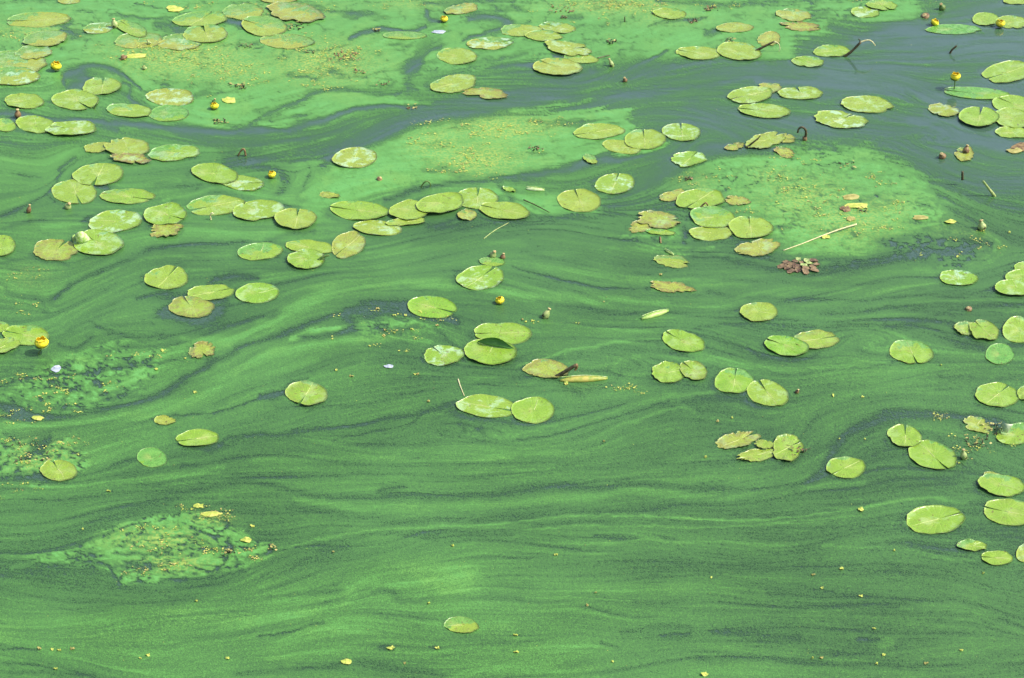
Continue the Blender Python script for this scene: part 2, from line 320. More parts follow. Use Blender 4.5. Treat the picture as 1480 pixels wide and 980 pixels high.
 ([(1100,840),(1160,850),(1230,862),(1260,866)], 2.5, .2, .8), ([(1235,925),(1268,926)], 2.5, .06, .9), ([(1000,955),(1100,952),(1200,960),(1330,962),(1480,958)], 5, .18, .75), ([(1280,890),(1340,895),(1400,885)], 5, .24, .6), ([(500,900),(600,905),(650,902)], 3, .2, .6),
 ([(870,930),(900,938)], 3, .14, .8), ([(1150,945),(1260,947)], 3, .14, .7), ([(620,938),(634,938)], 3, .08, .9), ([(550,938),(570,938)], 3, .1, .9),
 ([(330,780),(334,790),(331,800),(325,812),(312,824),(296,828)], 2.6, .0, 1), ([(155,816),(161,828),(168,845)], 2, .03, 1), ([(284,764),(304,773),(322,786)], 2, .05, .9), ([(165,801),(200,803),(250,802)], 1.6, .08, .9), ([(180,815),(215,820),(240,812)], 4, .12, .8), ([(390,788),(396,794),(388,800)], 2.4, .0, 1), ([(175,765),(190,760),(215,757)], 1.8, .1, .9), ([(332,750),(334,762)], 2.2, .05, .9), ([(230,842),(290,838),(350,824)], 4, .15, .8), ([(190,785),(230,780),(280,776),(310,790)], 1.6, .15, .8),
 ([(500,450),(560,449),(620,455),(655,466)], 10, .02, .95), ([(0,690),(60,693),(105,692)], 6, .03, .9), ([(35,662),(58,645),(76,633)], 7, .05, .85), ([(0,604),(60,600)], 5, .05, .8), ([(0,588),(30,592)], 8, .05, .9), ([(372,572),(400,570)], 6, .02, .9), ([(225,452),(265,458),(320,450)], 8, .04, .9),
 # lighter lanes
 ([(20,822),(70,808),(130,796),(170,792)], 5, .6, .8), ([(100,818),(150,812)], 3, .6, .7),
 ([(265,488),(330,492),(390,470),(430,440),(480,422),(540,411),(600,408),(660,412),(740,424),(840,434),(960,440)], 9, .78, .9),
 ([(-60,625),(0,618),(80,612),(160,606),(240,588),(310,560),(370,520),(430,505),(500,495),(560,490),(620,495)], 9, .74, .85),
 ([(460,520),(400,540),(300,580),(200,605)], 9, .66, .6),
 ([(80,520),(180,512),(260,505),(330,500)], 9, .72, .7),
 ([(-20,400),(60,395),(140,380),(220,350),(300,335),(420,345)], 8, .62, .6), ([(440,330),(460,300),(440,285),(470,262)], 9, .82, .8),
 ([(235,292),(290,278),(330,272),(420,292),(450,305)], 4, .8, .7), ([(0,230),(60,240),(100,220)], 10, .62, .5), ([(60,330),(110,325),(130,330)], 4, .8, .8),
 ([(330,375),(390,335),(460,325),(500,330)], 7, .66, .6), ([(250,370),(290,372),(330,370)], 5, .6, .5),
 ([(780,385),(850,395),(930,408),(1000,412),(1080,410)], 6, .6, .8), ([(560,372),(620,360),(700,352),(760,355)], 6, .58, .8), ([(800,425),(880,440),(960,445),(1040,440),(1100,420),(1250,418),(1350,412)], 7, .60, .7),
 ([(920,462),(960,458),(1020,456),(1062,455),(1080,447)], 2, .68, .9), ([(1130,455),(1240,440),(1350,440)], 5, .52, .7),
 ([(745,530),(800,515),(830,506),(862,503),(890,495),(930,492),(958,490)], 2.2, .72, .95), ([(820,506),(825,520)], 2, .7, .8),
 ([(890,535),(900,525),(940,515),(980,520),(1030,522)], 5, .6, .8), ([(1000,512),(1060,525),(1120,535),(1200,532),(1280,522)], 8, .62, .85), ([(1230,500),(1260,490),(1300,488)], 10, .60, .8), ([(1340,508),(1400,515),(1480,516)], 7, .6, .8),
 ([(1150,545),(1280,540),(1400,535),(1480,530)], 6, .56, .7), ([(1160,640),(1170,600),(1220,580),(1300,568),(1400,580)], 12, .52, .6), ([(1420,330),(1440,360),(1400,385),(1300,395),(1150,405)], 7, .5, .7),
 ([(740,652),(820,645),(870,628),(930,605),(985,590),(1000,598)], 3, .6, .9), ([(740,632),(850,606),(930,582),(1000,570),(1060,568)], 3, .6, .9), ([(760,660),(840,655),(900,640)], 5, .55, .8),
 ([(430,722),(520,736),(620,734),(720,728),(800,722),(870,718),(900,710),(960,712),(1020,718),(1100,716),(1180,704),(1250,700)], 7, .66, .8),
 ([(370,668),(450,662),(540,664),(620,668),(740,660)], 6, .66, .75), ([(400,640),(470,640),(520,650)], 5, .55, .6), ([(0,720),(80,712),(150,700),(240,690),(320,678)], 7, .64, .8),
 ([(400,798),(450,782),(520,772),(600,762),(700,760),(800,750),(880,747),(960,750),(1060,750),(1150,748),(1245,738)], 2.0, .70, .95),
 ([(760,768),(830,763),(900,762),(960,762),(1060,761),(1150,754),(1245,748)], 1.6, .66, .9),
 ([(780,785),(850,788),(900,786),(950,781),(1000,782),(1060,785),(1150,790)], 2.2, .62, .9), ([(1190,790),(1230,792),(1290,790),(1330,798),(1370,806),(1420,810)], 3, .60, .9), ([(1250,738),(1290,728),(1340,722),(1400,728)], 3.5, .60, .9),
 ([(500,855),(540,830),(620,820),(680,830),(640,852)], 16, .80, .7), ([(740,840),(860,850),(960,852),(1040,845),(1100,860)], 8, .68, .6), ([(1300,880),(1380,876),(1440,892)], 5, .72, .7), ([(0,905),(200,900),(400,890),(560,900),(740,905)], 10, .80, .6),
 ([(660,975),(740,968),(860,978)], 9, .78, .6), ([(400,930),(440,912),(500,905)], 4, .74, .7), ([(1270,935),(1290,928)], 6, .70, .7),
 ([(1200,40),(1260,60),(1320,70)], 8, .22, .6), ([(1335,40),(1420,46)], 4, .35, .8), ([(1180,90),(1260,108),(1330,122),(1400,115)], 5, .22, .8), ([(1345,125),(1370,108),(1410,100)], 4, .32, .8), ([(1265,75),(1330,78)], 4, .2, .8),
 ([(1320,195),(1340,183),(1370,180),(1400,190),(1440,197),(1480,200)], 2.5, .3, .9), ([(1322,200),(1330,210),(1350,205),(1355,193),(1340,188)], 2.5, .34, .9), ([(1295,145),(1320,152),(1330,162),(1310,165)], 5, .22, .8), ([(1140,160),(1150,150),(1175,150)], 3, .24, .7),
 ([(1330,240),(1360,250),(1400,262),(1470,268)], 10, .2, .7), ([(1350,270),(1390,300),(1450,330)], 10, .24, .7), ([(1000,110),(1060,98),(1150,112)], 4, .3, .7), ([(660,140),(760,125),(820,125),(870,120)], 4, .34, .7), ([(490,178),(560,172),(620,160)], 5, .36, .6),
]
MATS = [  # thick, nearly closed algae mats: outline, thickness, edge softness, cracks
 ([(-300,-120),(-180,-170),(60,-150),(260,-185),(430,-130),(560,-100),(600,-40),(606,10),(598,36),(600,80),(572,104),(568,124),(500,124),(445,124),(410,140),(375,168),(372,184),(300,186),(240,180),(212,158),(208,138),(190,112),(165,96),(130,92),(100,98),(84,118),(0,122),(-300,135)], .82, 5, .30),
 ([(410,158),(470,136),(510,140),(560,144),(596,154),(560,152),(520,156),(480,168),(455,180),(410,186),(378,186),(376,176)], .90, 4, .1),
 ([(622,-40),(700,-120),(840,-165),(1000,-140),(1130,-100),(1240,-70),(1300,-30),(1330,20),(1250,40),(1180,50),(1150,62),(1140,90),(1060,95),(1000,94),(940,96),(890,106),(862,100),(860,82),(770,96),(700,96),(640,98),(616,66),(640,40),(600,20)], .78, 8, .30),
 ([(462,300),(450,282),(466,262),(478,246),(482,232),(545,216),(590,196),(640,178),(720,167),(800,160),(860,152),(895,155),(925,168),(915,182),(950,196),(962,208),(925,222),(880,218),(850,228),(820,238),(740,250),(660,264),(600,268),(560,276),(500,292)], .86, 4, .22),
 ([(1000,280),(1020,258),(1050,232),(1110,222),(1160,204),(1250,208),(1300,235),(1340,262),(1368,296),(1365,320),(1320,345),(1285,362),(1240,378),(1180,380),(1142,372),(1118,345),(1120,318),(1085,306),(1050,290)], .84, 20, .62),
 ([(36,818),(100,795),(135,782),(150,768),(180,756),(230,748),(280,742),(330,756),(362,772),(395,786),(402,800),(370,808),(345,822),(290,836),(230,842),(168,848),(158,822),(120,817)], .78, 7, 1.3),
 ([(426,490),(448,472),(462,474),(492,482),(478,488),(455,490)], .92, 3, .05),
 ([(-60,622),(0,626),(60,640),(100,634),(122,652),(112,675),(60,700),(0,694),(-60,690)], .80, 8, 1.7),
 ([(40,540),(100,520),(170,500),(240,505),(220,540),(180,570),(110,600),(20,590),(0,570)], .70, 16, 1.5),
 ([(705,275),(745,278),(800,282),(870,300),(862,316),(800,316),(772,320),(730,290)], .84, 4, .1),
 ([(150,90),(190,125),(190,150),(120,110)], .6, 8, .3),
 ([(510,470),(560,462),(620,478),(600,486),(540,490),(515,486)], .66, 6, .6),
 ([(900,345),(940,325),(990,345),(1060,370),(1000,362),(940,358)], .68, 8, .5),
 ([(1260,345),(1330,340),(1420,350),(1440,370),(1370,385),(1290,380)], .42, 14, .9),
]
# broad thickness of the scum over the pond: (x, y, value)
BASE = [(-150,0,.8),(200,60,.85),(500,60,.85),(800,40,.8),(1050,30,.72),(1250,20,.42),(1350,60,.12),(1480,90,.06),(1600,60,.1),(-150,170,.5),(100,150,.62),(300,150,.85),(520,110,.8),(640,120,.4),(800,120,.28),(1000,120,.24),(1180,110,.15),(1400,150,.08),
 (50,215,.48),(180,200,.42),(320,215,.40),(450,215,.34),(400,260,.42),(60,270,.50),(200,250,.40),(700,210,.9),(900,235,.34),(1000,200,.26),(1100,170,.2),(1200,150,.12),(1300,190,.14),(1450,220,.14),(1180,290,.9),(1400,280,.24),(1480,330,.26),(1450,380,.34),
 (40,345,.55),(150,330,.55),(300,330,.60),(480,270,.80),(500,330,.55),(620,340,.34),(760,330,.34),(880,320,.30),(950,300,.28),(940,260,.26),(1010,260,.34),(50,400,.60),(150,410,.56),(300,380,.48),(420,400,.42),(560,380,.42),(700,370,.42),(830,360,.36),(960,370,.34),(1100,395,.38),(1300,400,.42),
 (60,460,.50),(180,460,.44),(300,460,.34),(420,440,.48),(560,460,.26),(650,480,.45),(800,460,.40),(900,440,.48),(1000,440,.42),(1200,440,.40),(1400,440,.36),(1500,480,.36),
 (50,520,.48),(200,520,.56),(340,530,.56),(480,530,.50),(620,540,.36),(760,540,.34),(860,540,.36),(980,530,.34),(1100,500,.36),(1240,520,.48),(1380,530,.42),(100,580,.45),(300,600,.46),(450,600,.42),(600,580,.40),(750,600,.38),(900,580,.34),(1050,600,.30),(1200,600,.44),(1350,570,.44),(1480,590,.42),
 (30,650,.55),(180,640,.52),(320,660,.46),(480,660,.48),(640,660,.48),(800,660,.42),(950,640,.36),(1080,650,.34),(1200,650,.36),(1300,650,.32),(1420,660,.30),(60,740,.42),(200,720,.42),(350,740,.45),(500,740,.50),(700,700,.46),(900,690,.44),(1100,700,.42),(1250,720,.32),(1400,730,.28),(1500,760,.3),
 (-50,810,.36),(100,830,.36),(250,790,.8),(430,790,.44),(600,790,.56),(800,790,.50),(1000,780,.46),(1200,780,.38),(1350,800,.34),(1500,820,.34),(50,880,.60),(250,880,.60),(450,870,.66),(620,840,.72),(800,860,.56),(1000,840,.50),(1150,850,.46),(1300,850,.42),(1450,850,.40),
 (0,930,.64),(200,930,.66),(400,930,.62),(600,930,.56),(800,930,.66),(1000,940,.54),(1200,920,.46),(1400,920,.48),(100,1000,.56),(400,990,.58),(700,990,.64),(1000,1000,.60),(1300,1000,.48),(1500,1000,.5),(700,1150,.6),(-250,500,.5),(1750,500,.4),(1700,900,.45),(-250,1000,.55)]
def polydist(pts, x, y):
    d2 = np.full(x.shape, 1e12, np.float32); tp = np.zeros(x.shape, np.float32); n = len(pts) - 1
    for i in range(n):
        ax, ay = pts[i]; bx, by = pts[i + 1]; ex, ey = bx - ax, by - ay; L = ex * ex + ey * ey + 1e-9
        t = np.clip(((x - ax) * ex + (y - ay) * ey) / L, 0, 1)
        d = (x - ax - t * ex) ** 2 + (y - ay - t * ey) ** 2
        m = d < d2; d2 = np.where(m, d, d2); tp = np.where(m, (i + t) / n, tp)
    return np.sqrt(d2), tp
def inside(pts, x, y):
    r = np.zeros(x.shape, bool); n = len(pts)
    for i in range(n):
        ax, ay = pts[i]; bx, by = pts[(i + 1) % n]
        if ay == by: continue
        r ^= ((ay > y) != (by > y)) & (x < (bx - ax) * (y - ay) / (by - ay) + ax)
    return r
def crspline(pts, k=4):
    P = [Vector((p[0], p[1], 0)) for p in pts]
    return [(q.x, q.y) for q in smooth_pts(P, k)] if len(P) > 2 else pts
def build_density(pads):
    # direction of the currents
    cxs = np.linspace(X0, X1, 140); cys = np.linspace(Y0, Y1, 96); CX, CY = np.meshgrid(cxs, cys)
    TC = np.zeros_like(CX); TS = np.zeros_like(CX); W = np.full_like(CX, 1e-9)
    pts = []
    for s in STROKES:
        if s[1] > 30: continue
        q = crspline(s[0], 3)
        for a, c in zip(q[:-1], q[1:]):
            L = math.hypot(c[0] - a[0], c[1] - a[1])
            if L < .5: continue
            th = math.atan2(c[1] - a[1], c[0] - a[0]); pts.append(((a[0] + c[0]) / 2, (a[1] + c[1]) / 2, th, min(L, 40)))
    for (x, y, th, L) in pts:
        d2 = (CX - x) ** 2 + ((CY - y) * 1.6) ** 2
        w = L / (d2 / 400 + 1) ** 1.6
        TC += w * math.cos(2 * th); TS += w * math.sin(2 * th); W += w
    TC += .02 * W * 0 + .08; 
    ANG = .5 * np.arctan2(TS, TC)
    # up to the fine grid (through the tensor, so it stays smooth)
    def upsample(A):
        u = np.clip((PX - X0) / (cxs[1] - cxs[0]), 0, 138.999); v = np.clip((PY - Y0) / (cys[1] - cys[0]), 0, 94.999)
        i = u.astype(int); j = v.astype(int); fu = u - i; fv = v - j
        return ((A[j, i] * (1 - fu) + A[j, i + 1] * fu) * (1 - fv) + (A[j + 1, i] * (1 - fu) + A[j + 1, i + 1] * fu) * fv).astype(np.float32)
    c2, s2 = upsample(np.cos(2 * ANG)), upsample(np.sin(2 * ANG))
    wob = vnoise(PX, PY, 150, 60, 5, 4, .55) * .42
    an = .5 * np.arctan2(s2, c2) + wob
    tc, ts = np.cos(2 * an), np.sin(2 * an); EW = np.zeros_like(an)
    for (ex, ey, er, ea) in EDDIES:                         # small eddies: the current bends round their centre
        rx_, ry_ = (PX - ex), (PY - ey) * 2.0; rr = np.sqrt(rx_ ** 2 + ry_ ** 2) + 1e-3
        w = np.exp(-(rr / er) ** 2) * ea * .75; ta = np.arctan2(rx_ * .5, -ry_) + .45
        EW = np.maximum(EW, w); tc = tc * (1 - w) + np.cos(2 * ta) * w; ts = ts * (1 - w) + np.sin(2 * ta) * w
    an = .5 * np.arctan2(ts, tc)
    DX, DY = np.cos(an).astype(np.float32), np.sin(an).astype(np.float32)
    # base thickness
    num = np.zeros_like(CX); den = np.full_like(CX, 1e-9)
    for x, y, v in BASE:
        if v < .45: v += .05 if y > 260 else .12
        w = 1 / ((((CX - x) / 60) ** 2 + ((CY - y) / 34) ** 2) + .25) ** 2; num += w * v; den += w
    # warped coordinates give the small wiggles
    wx = PX + vnoise(PX, PY, 60, 30, 21, 5, .6) * 11 + vnoise(PX, PY, 12, 6, 22, 3, .6) * 3.5
    wy = PY + vnoise(PX, PY, 70, 34, 23, 5, .6) * 6 + vnoise(PX, PY, 12, 6, 24, 3, .6) * 2.2
    # streaks: noise smeared along the currents
    def lic(src, L, hstep):
        acc = src.copy(); wsum = 1.0
        for sgn in (1, -1):
            x = PX.copy(); y = PY.copy(); vx = DX * sgn; vy = DY * sgn
            for k in range(L):
                x = x + vx * hstep; y = y + vy * hstep
                u = np.clip(((x - X0) / SX + .5).astype(np.int32), 0, NX - 1); v = np.clip(((y - Y0) / SY + .5).astype(np.int32), 0, NY - 1)
                nx_, ny_ = DX[v, u], DY[v, u]; f = np.where(nx_ * vx + ny_ * vy < 0, -1, 1).astype(np.float32)
                vx, vy = nx_ * f, ny_ * f
                wk = .5 + .5 * math.cos(math.pi * (k + 1) / (L + 1)); acc = acc + src[v, u] * wk; wsum += wk
        acc /= wsum; acc -= acc.mean(); return acc / acc.std()
    r1 = rng.random((NY, NX)).astype(np.float32)
    r2 = vnoise(PX, PY, 9, 5, 51, 2); r3 = vnoise(PX, PY, 40, 13, 52, 3)
    S1 = lic(r1, 22, 2.2); S2 = lic(r2, 26, 4.0); S3 = lic(r3, 22, 7.0)
    D = upsample(num / den) - .07 * np.clip((PY - 620) / 200, 0, 1)
    CR = np.zeros_like(D); MM = np.zeros_like(D)
    for pl, val, soft, crack in MATS:
        xs = [p[0] for p in pl]; ys = [p[1] for p in pl]
        i0 = max(0, int((min(xs) - 30 - X0) / SX)); i1 = min(NX, int((max(xs) + 30 - X0) / SX) + 1)
        j0 = max(0, int((min(ys) - 30 - Y0) / SY)); j1 = min(NY, int((max(ys) + 30 - Y0) / SY) + 1)
        sl = (slice(j0, j1), slice(i0, i1))
        d, _ = polydist(pl + [pl[0]], wx[sl], wy[sl]); sg = np.where(inside(pl, wx[sl], wy[sl]), d, -d) + 3.0 * S2[sl] + 2.2 * S1[sl] + 3 * S3[sl]
        w = np.clip(sg / soft * .5 + .5, 0, 1); w = w * w * (3 - 2 * w)
        D[sl] = D[sl] * (1 - w) + val * w; MM[sl] = np.maximum(MM[sl], w * min(1, val)); CR[sl] = np.maximum(CR[sl], w * crack)
    for pl, hw, val, st in STROKES:
        q = crspline(pl, 3); xs = [p[0] for p in q]; ys = [p[1] for p in q]; R = hw * 3 + 14
        i0 = max(0, int((min(xs) - R - X0) / SX)); i1 = min(NX, int((max(xs) + R - X0) / SX) + 1)
        j0 = max(0, int((min(ys) - R - Y0) / SY)); j1 = min(NY, int((max(ys) + R - Y0) / SY) + 1)
        if i1 <= i0 or j1 <= j0: continue
        sl = (slice(j0, j1), slice(i0, i1))
        d, t = polydist(q, wx[sl], wy[sl])
        ww = hw * (.45 + .55 * np.sin(np.pi * np.clip(t, .06, .94)) ** .5)
        ww = ww * (1 + .45 * vnoise(PX[sl], PY[sl], 45, 45, 40, 2))
        w = np.exp(-(d / ww) ** 2) * st
        vv = val + (.04 if .1 < val < .4 and ys[0] > 330 else 0)
        D[sl] = D[sl] * (1 - w) + vv * w
        if val < .4: MM[sl] *= (1 - w)
    D = .85 * D + .15 * (lic(D, 4, 2.5) * D.std() + D.mean())
    amp = vnoise(PX, PY, 160, 50, 61, 3) * .5 + .8
    calm = 1 - .80 * MM
    top = np.clip((PY - 60) / 260, .75, 1)
    amp = amp * (1 + .9 * np.clip((330 - PY) / 120, 0, 1) * (1 - MM))
    amp = amp * (1 + .9 * EW)
    D = D + calm * amp * top * (.055 * S1 + .040 * S2 + .034 * S3)
    # filaments: single threads of scum or of open water drawn out along the currents
    rf = np.random.default_rng(77); NF = 520
    fx = rf.uniform(X0, X1, NF); fy = rf.uniform(Y0, Y1, NF); wid = rf.uniform(1.0, 3.0, NF); sgn = np.where(rf.random(NF) < .62, -.8, .5) * rf.uniform(.09, .28, NF)
    ln = rf.integers(60, 300, NF); DEL = np.zeros_like(D)
    for dr in (1, -1):
        x = fx.copy(); y = fy.copy(); vx = np.full(NF, float(dr)); vy = np.zeros(NF)
        for k in range(300):
            u = np.clip(((x - X0) / SX).astype(int), 0, NX - 1); v = np.clip(((y - Y0) / SY).astype(int), 0, NY - 1)
            ax_, ay_ = DX[v, u], DY[v, u]; f = np.where(ax_ * vx + ay_ * vy < 0, -1, 1); vx, vy = ax_ * f, ay_ * f
            x = x + vx * 1.5; y = y + vy * 1.5; live = k < ln
            tp = sgn * np.clip(1 - k / ln, 0, 1) ** .6 * (1 + .4 * np.sin(k * .05 + fx))
            for oy in range(-3, 4):
                for ox in (-1, 0, 1):
                    uu = ((x - X0) / SX).astype(int) + ox; vv_ = ((y - Y0) / SY).astype(int) + oy
                    ok = live & (uu > 0) & (uu < NX - 1) & (vv_ > 0) & (vv_ < NY - 1); uu = uu[ok]; vv_ = vv_[ok]
                    gxp = gx[uu] - x[ok]; gyp = gy[vv_] - y[ok]; dd = np.abs(gxp * -vy[ok] + gyp * vx[ok])
                    val_ = tp[ok] * np.exp(-(dd / wid[ok]) ** 2); cur = DEL[vv_, uu]
                    DEL[vv_, uu] = np.where(np.abs(val_) > np.abs(cur), val_, cur)
    lowtop = np.clip((330 - PY) / 60, 0, 1) * np.clip((.38 - D) * 5, 0, 1)
    DEL = np.where(DEL < 0, DEL * (1 - lowtop), DEL * (1 + 1.6 * lowtop))
    D = D + DEL * calm * top - .03 * lowtop
    D = D + MM * (.04 * S2 + .03 * S1 + .09 * vnoise(PX, PY, 60, 20, 71, 5, .6) + .07 * vnoise(PX, PY, 16, 8, 72, 3))
    # fold lines: thin dark threads where streaks shear
    th = np.abs(S2 + .6 * S3 + .3 * vnoise(PX, PY, 80, 30, 81, 3)); D -= calm * top * .10 * np.exp(-(th / .07) ** 2)
    am = np.clip(vnoise(PX, PY, 120, 50, 121, 3) * 2 + .6, 0, 1.4)
    D -= calm * am * .13 * np.exp(-((S2 - .9) / .13) ** 2); D -= calm * am * .10 * np.exp(-((S3 + .6) / .05) ** 2)
    D += calm * (1.3 - am) * (.10 * np.exp(-((S3 - .7) / .07) ** 2) + .07 * np.exp(-((S2 + 1.1) / .14) ** 2))
    # cracks and crumbs in the rough mats
    c = np.abs(vnoise(wx, wy, 26, 11, 91, 4, .6)); cm = vnoise(PX, PY, 60, 26, 92, 3) * .5 + .5
    c2_ = vnoise(wx, wy, 9, 4.5, 93, 3, .65)
    hit = np.exp(-(c / .07) ** 2) * np.clip((cm - .35) * 3, 0, 1)
    D = D - CR * hit * .75 - CR * np.clip(c2_ - .22, 0, 1) * 1.6 + CR * np.clip(-c2_ - .1, 0, 1) * .5
    g1 = np.abs(vnoise(wx, wy, 110, 26, 111, 4, .6)); g2 = vnoise(PX, PY, 200, 60, 112, 3)
    D -= MM * np.exp(-(g1 / .035) ** 2) * np.clip(.25 + g2 * 2.2, 0, 1) * .5
    g3 = vnoise(wx, wy, 90, 22, 113, 5, .6); D -= MM * np.clip(g3 - .30, 0, 1) * 1.5 + MM * .06 * vnoise(PX, PY, 14, 5, 114, 4, .6)
    # specks of open water all over the smooth mats
    sp = vnoise(PX, PY, 5, 3, 95, 2); D -= MM * np.clip(sp - .62, 0, 1) * 1.2
    # grazed rims beside the pads (lee of the drift)
    for (x, y, w_, h_) in pads:
        i0 = max(0, int((x - w_ - X0) / SX)); i1 = min(NX, int((x + w_ - X0) / SX)); j0 = max(0, int((y - h_ - 6 - Y0) / SY)); j1 = min(NY, int((y + h_ + 6 - Y0) / SY))
        if i1 <= i0 or j1 <= j0: continue
        sl = (slice(j0, j1), slice(i0, i1))
        e = np.sqrt(((PX[sl] - x + w_ * .07) / (w_ * .5)) ** 2 + ((PY[sl] - y - h_ * .05) / (h_ * .5)) ** 2)
        D[sl] -= .20 * np.exp(-((e - 1.0) / .13) ** 2) * np.clip(.6 + .8 * vnoise(PX[sl], PY[sl], 24, 12, 97, 2), 0, 1) * (1 - .6 * MM[sl])
    D = np.maximum(D, .06 * np.clip((PY - 260) / 160, 0, 1))
    D *= np.clip(np.minimum(np.minimum(PX - X0, X1 - PX), np.minimum(PY - Y0, Y1 - PY)) / 170 + .12 * vnoise(PX, PY, 90, 50, 151, 3), 0, 1)
    D = np.clip(D, 0, 1)
    YL = np.zeros_like(D)
    for (x, y, rx, ry, s) in YELLOW:
        YL = np.maximum(YL, s * np.exp(-(((PX - x) / rx) ** 2 + ((PY - y) / ry) ** 2)))
    YL *= np.clip(D * 2 - .6, 0, 1)
    grain = np.clip((PY - 60) / 500, .2, 1) * .80 * (1 - .75 * MM)
    fsky = np.clip((340 + 60 * vnoise(PX, PY, 200, 90, 141, 3) + .04 * (PX - 700) - PY) / 150, 0, 1)  # by row: far sky reflection against darker near water, put into the film tone
    return D.astype(np.float32), YL.astype(np.float32), grain.astype(np.float32), fsky.astype(np.float32)
EDDIES = [(675,622,34,.95),(718,628,30,.95),(640,626,22,.9),(832,572,40,.9),(880,566,30,.85),(905,532,44,.9),(1262,497,60,.9),(1345,200,50,.95),(1330,255,50,.7),(470,248,46,.8),(405,262,44,.85),(1010,300,60,.6),(1180,640,60,.5),(140,118,60,.85),(560,60,44,.8),(700,40,50,.7),(100,560,60,.7),(30,600,40,.8),(245,795,110,.55),(345,790,40,.8),(1380,330,70,.6),(960,345,46,.7),(620,100,34,.8),(560,470,60,.6),(1395,610,60,.4),(440,160,50,.5),(235,460,60,.4),(1230,360,50,.5),(1180,140,50,.6),(1300,150,46,.6)]
YELLOW = [(270,85,90,26,.9),(330,100,60,20,.7),(50,45,60,14,.6),(200,70,60,12,.5),(470,90,70,30,.9),(450,75,40,12,.6),(720,185,70,18,.9),(690,230,60,22,.9),(630,210,40,22,.7),(780,180,40,10,.6),(890,8,80,12,1),(960,25,60,12,.4),
 (1160,285,60,30,.6),(1230,320,70,30,.6),(1120,255,40,14,.5),(1270,300,50,16,.5),(1000,265,30,16,.5),(230,780,60,16,.7),(250,815,50,12,.7),(310,750,30,10,.8),(400,15,90,12,.5),(600,6,60,8,.5),(60,660,50,26,.5),(45,400,30,16,.3),(1390,340,40,30,.3)]

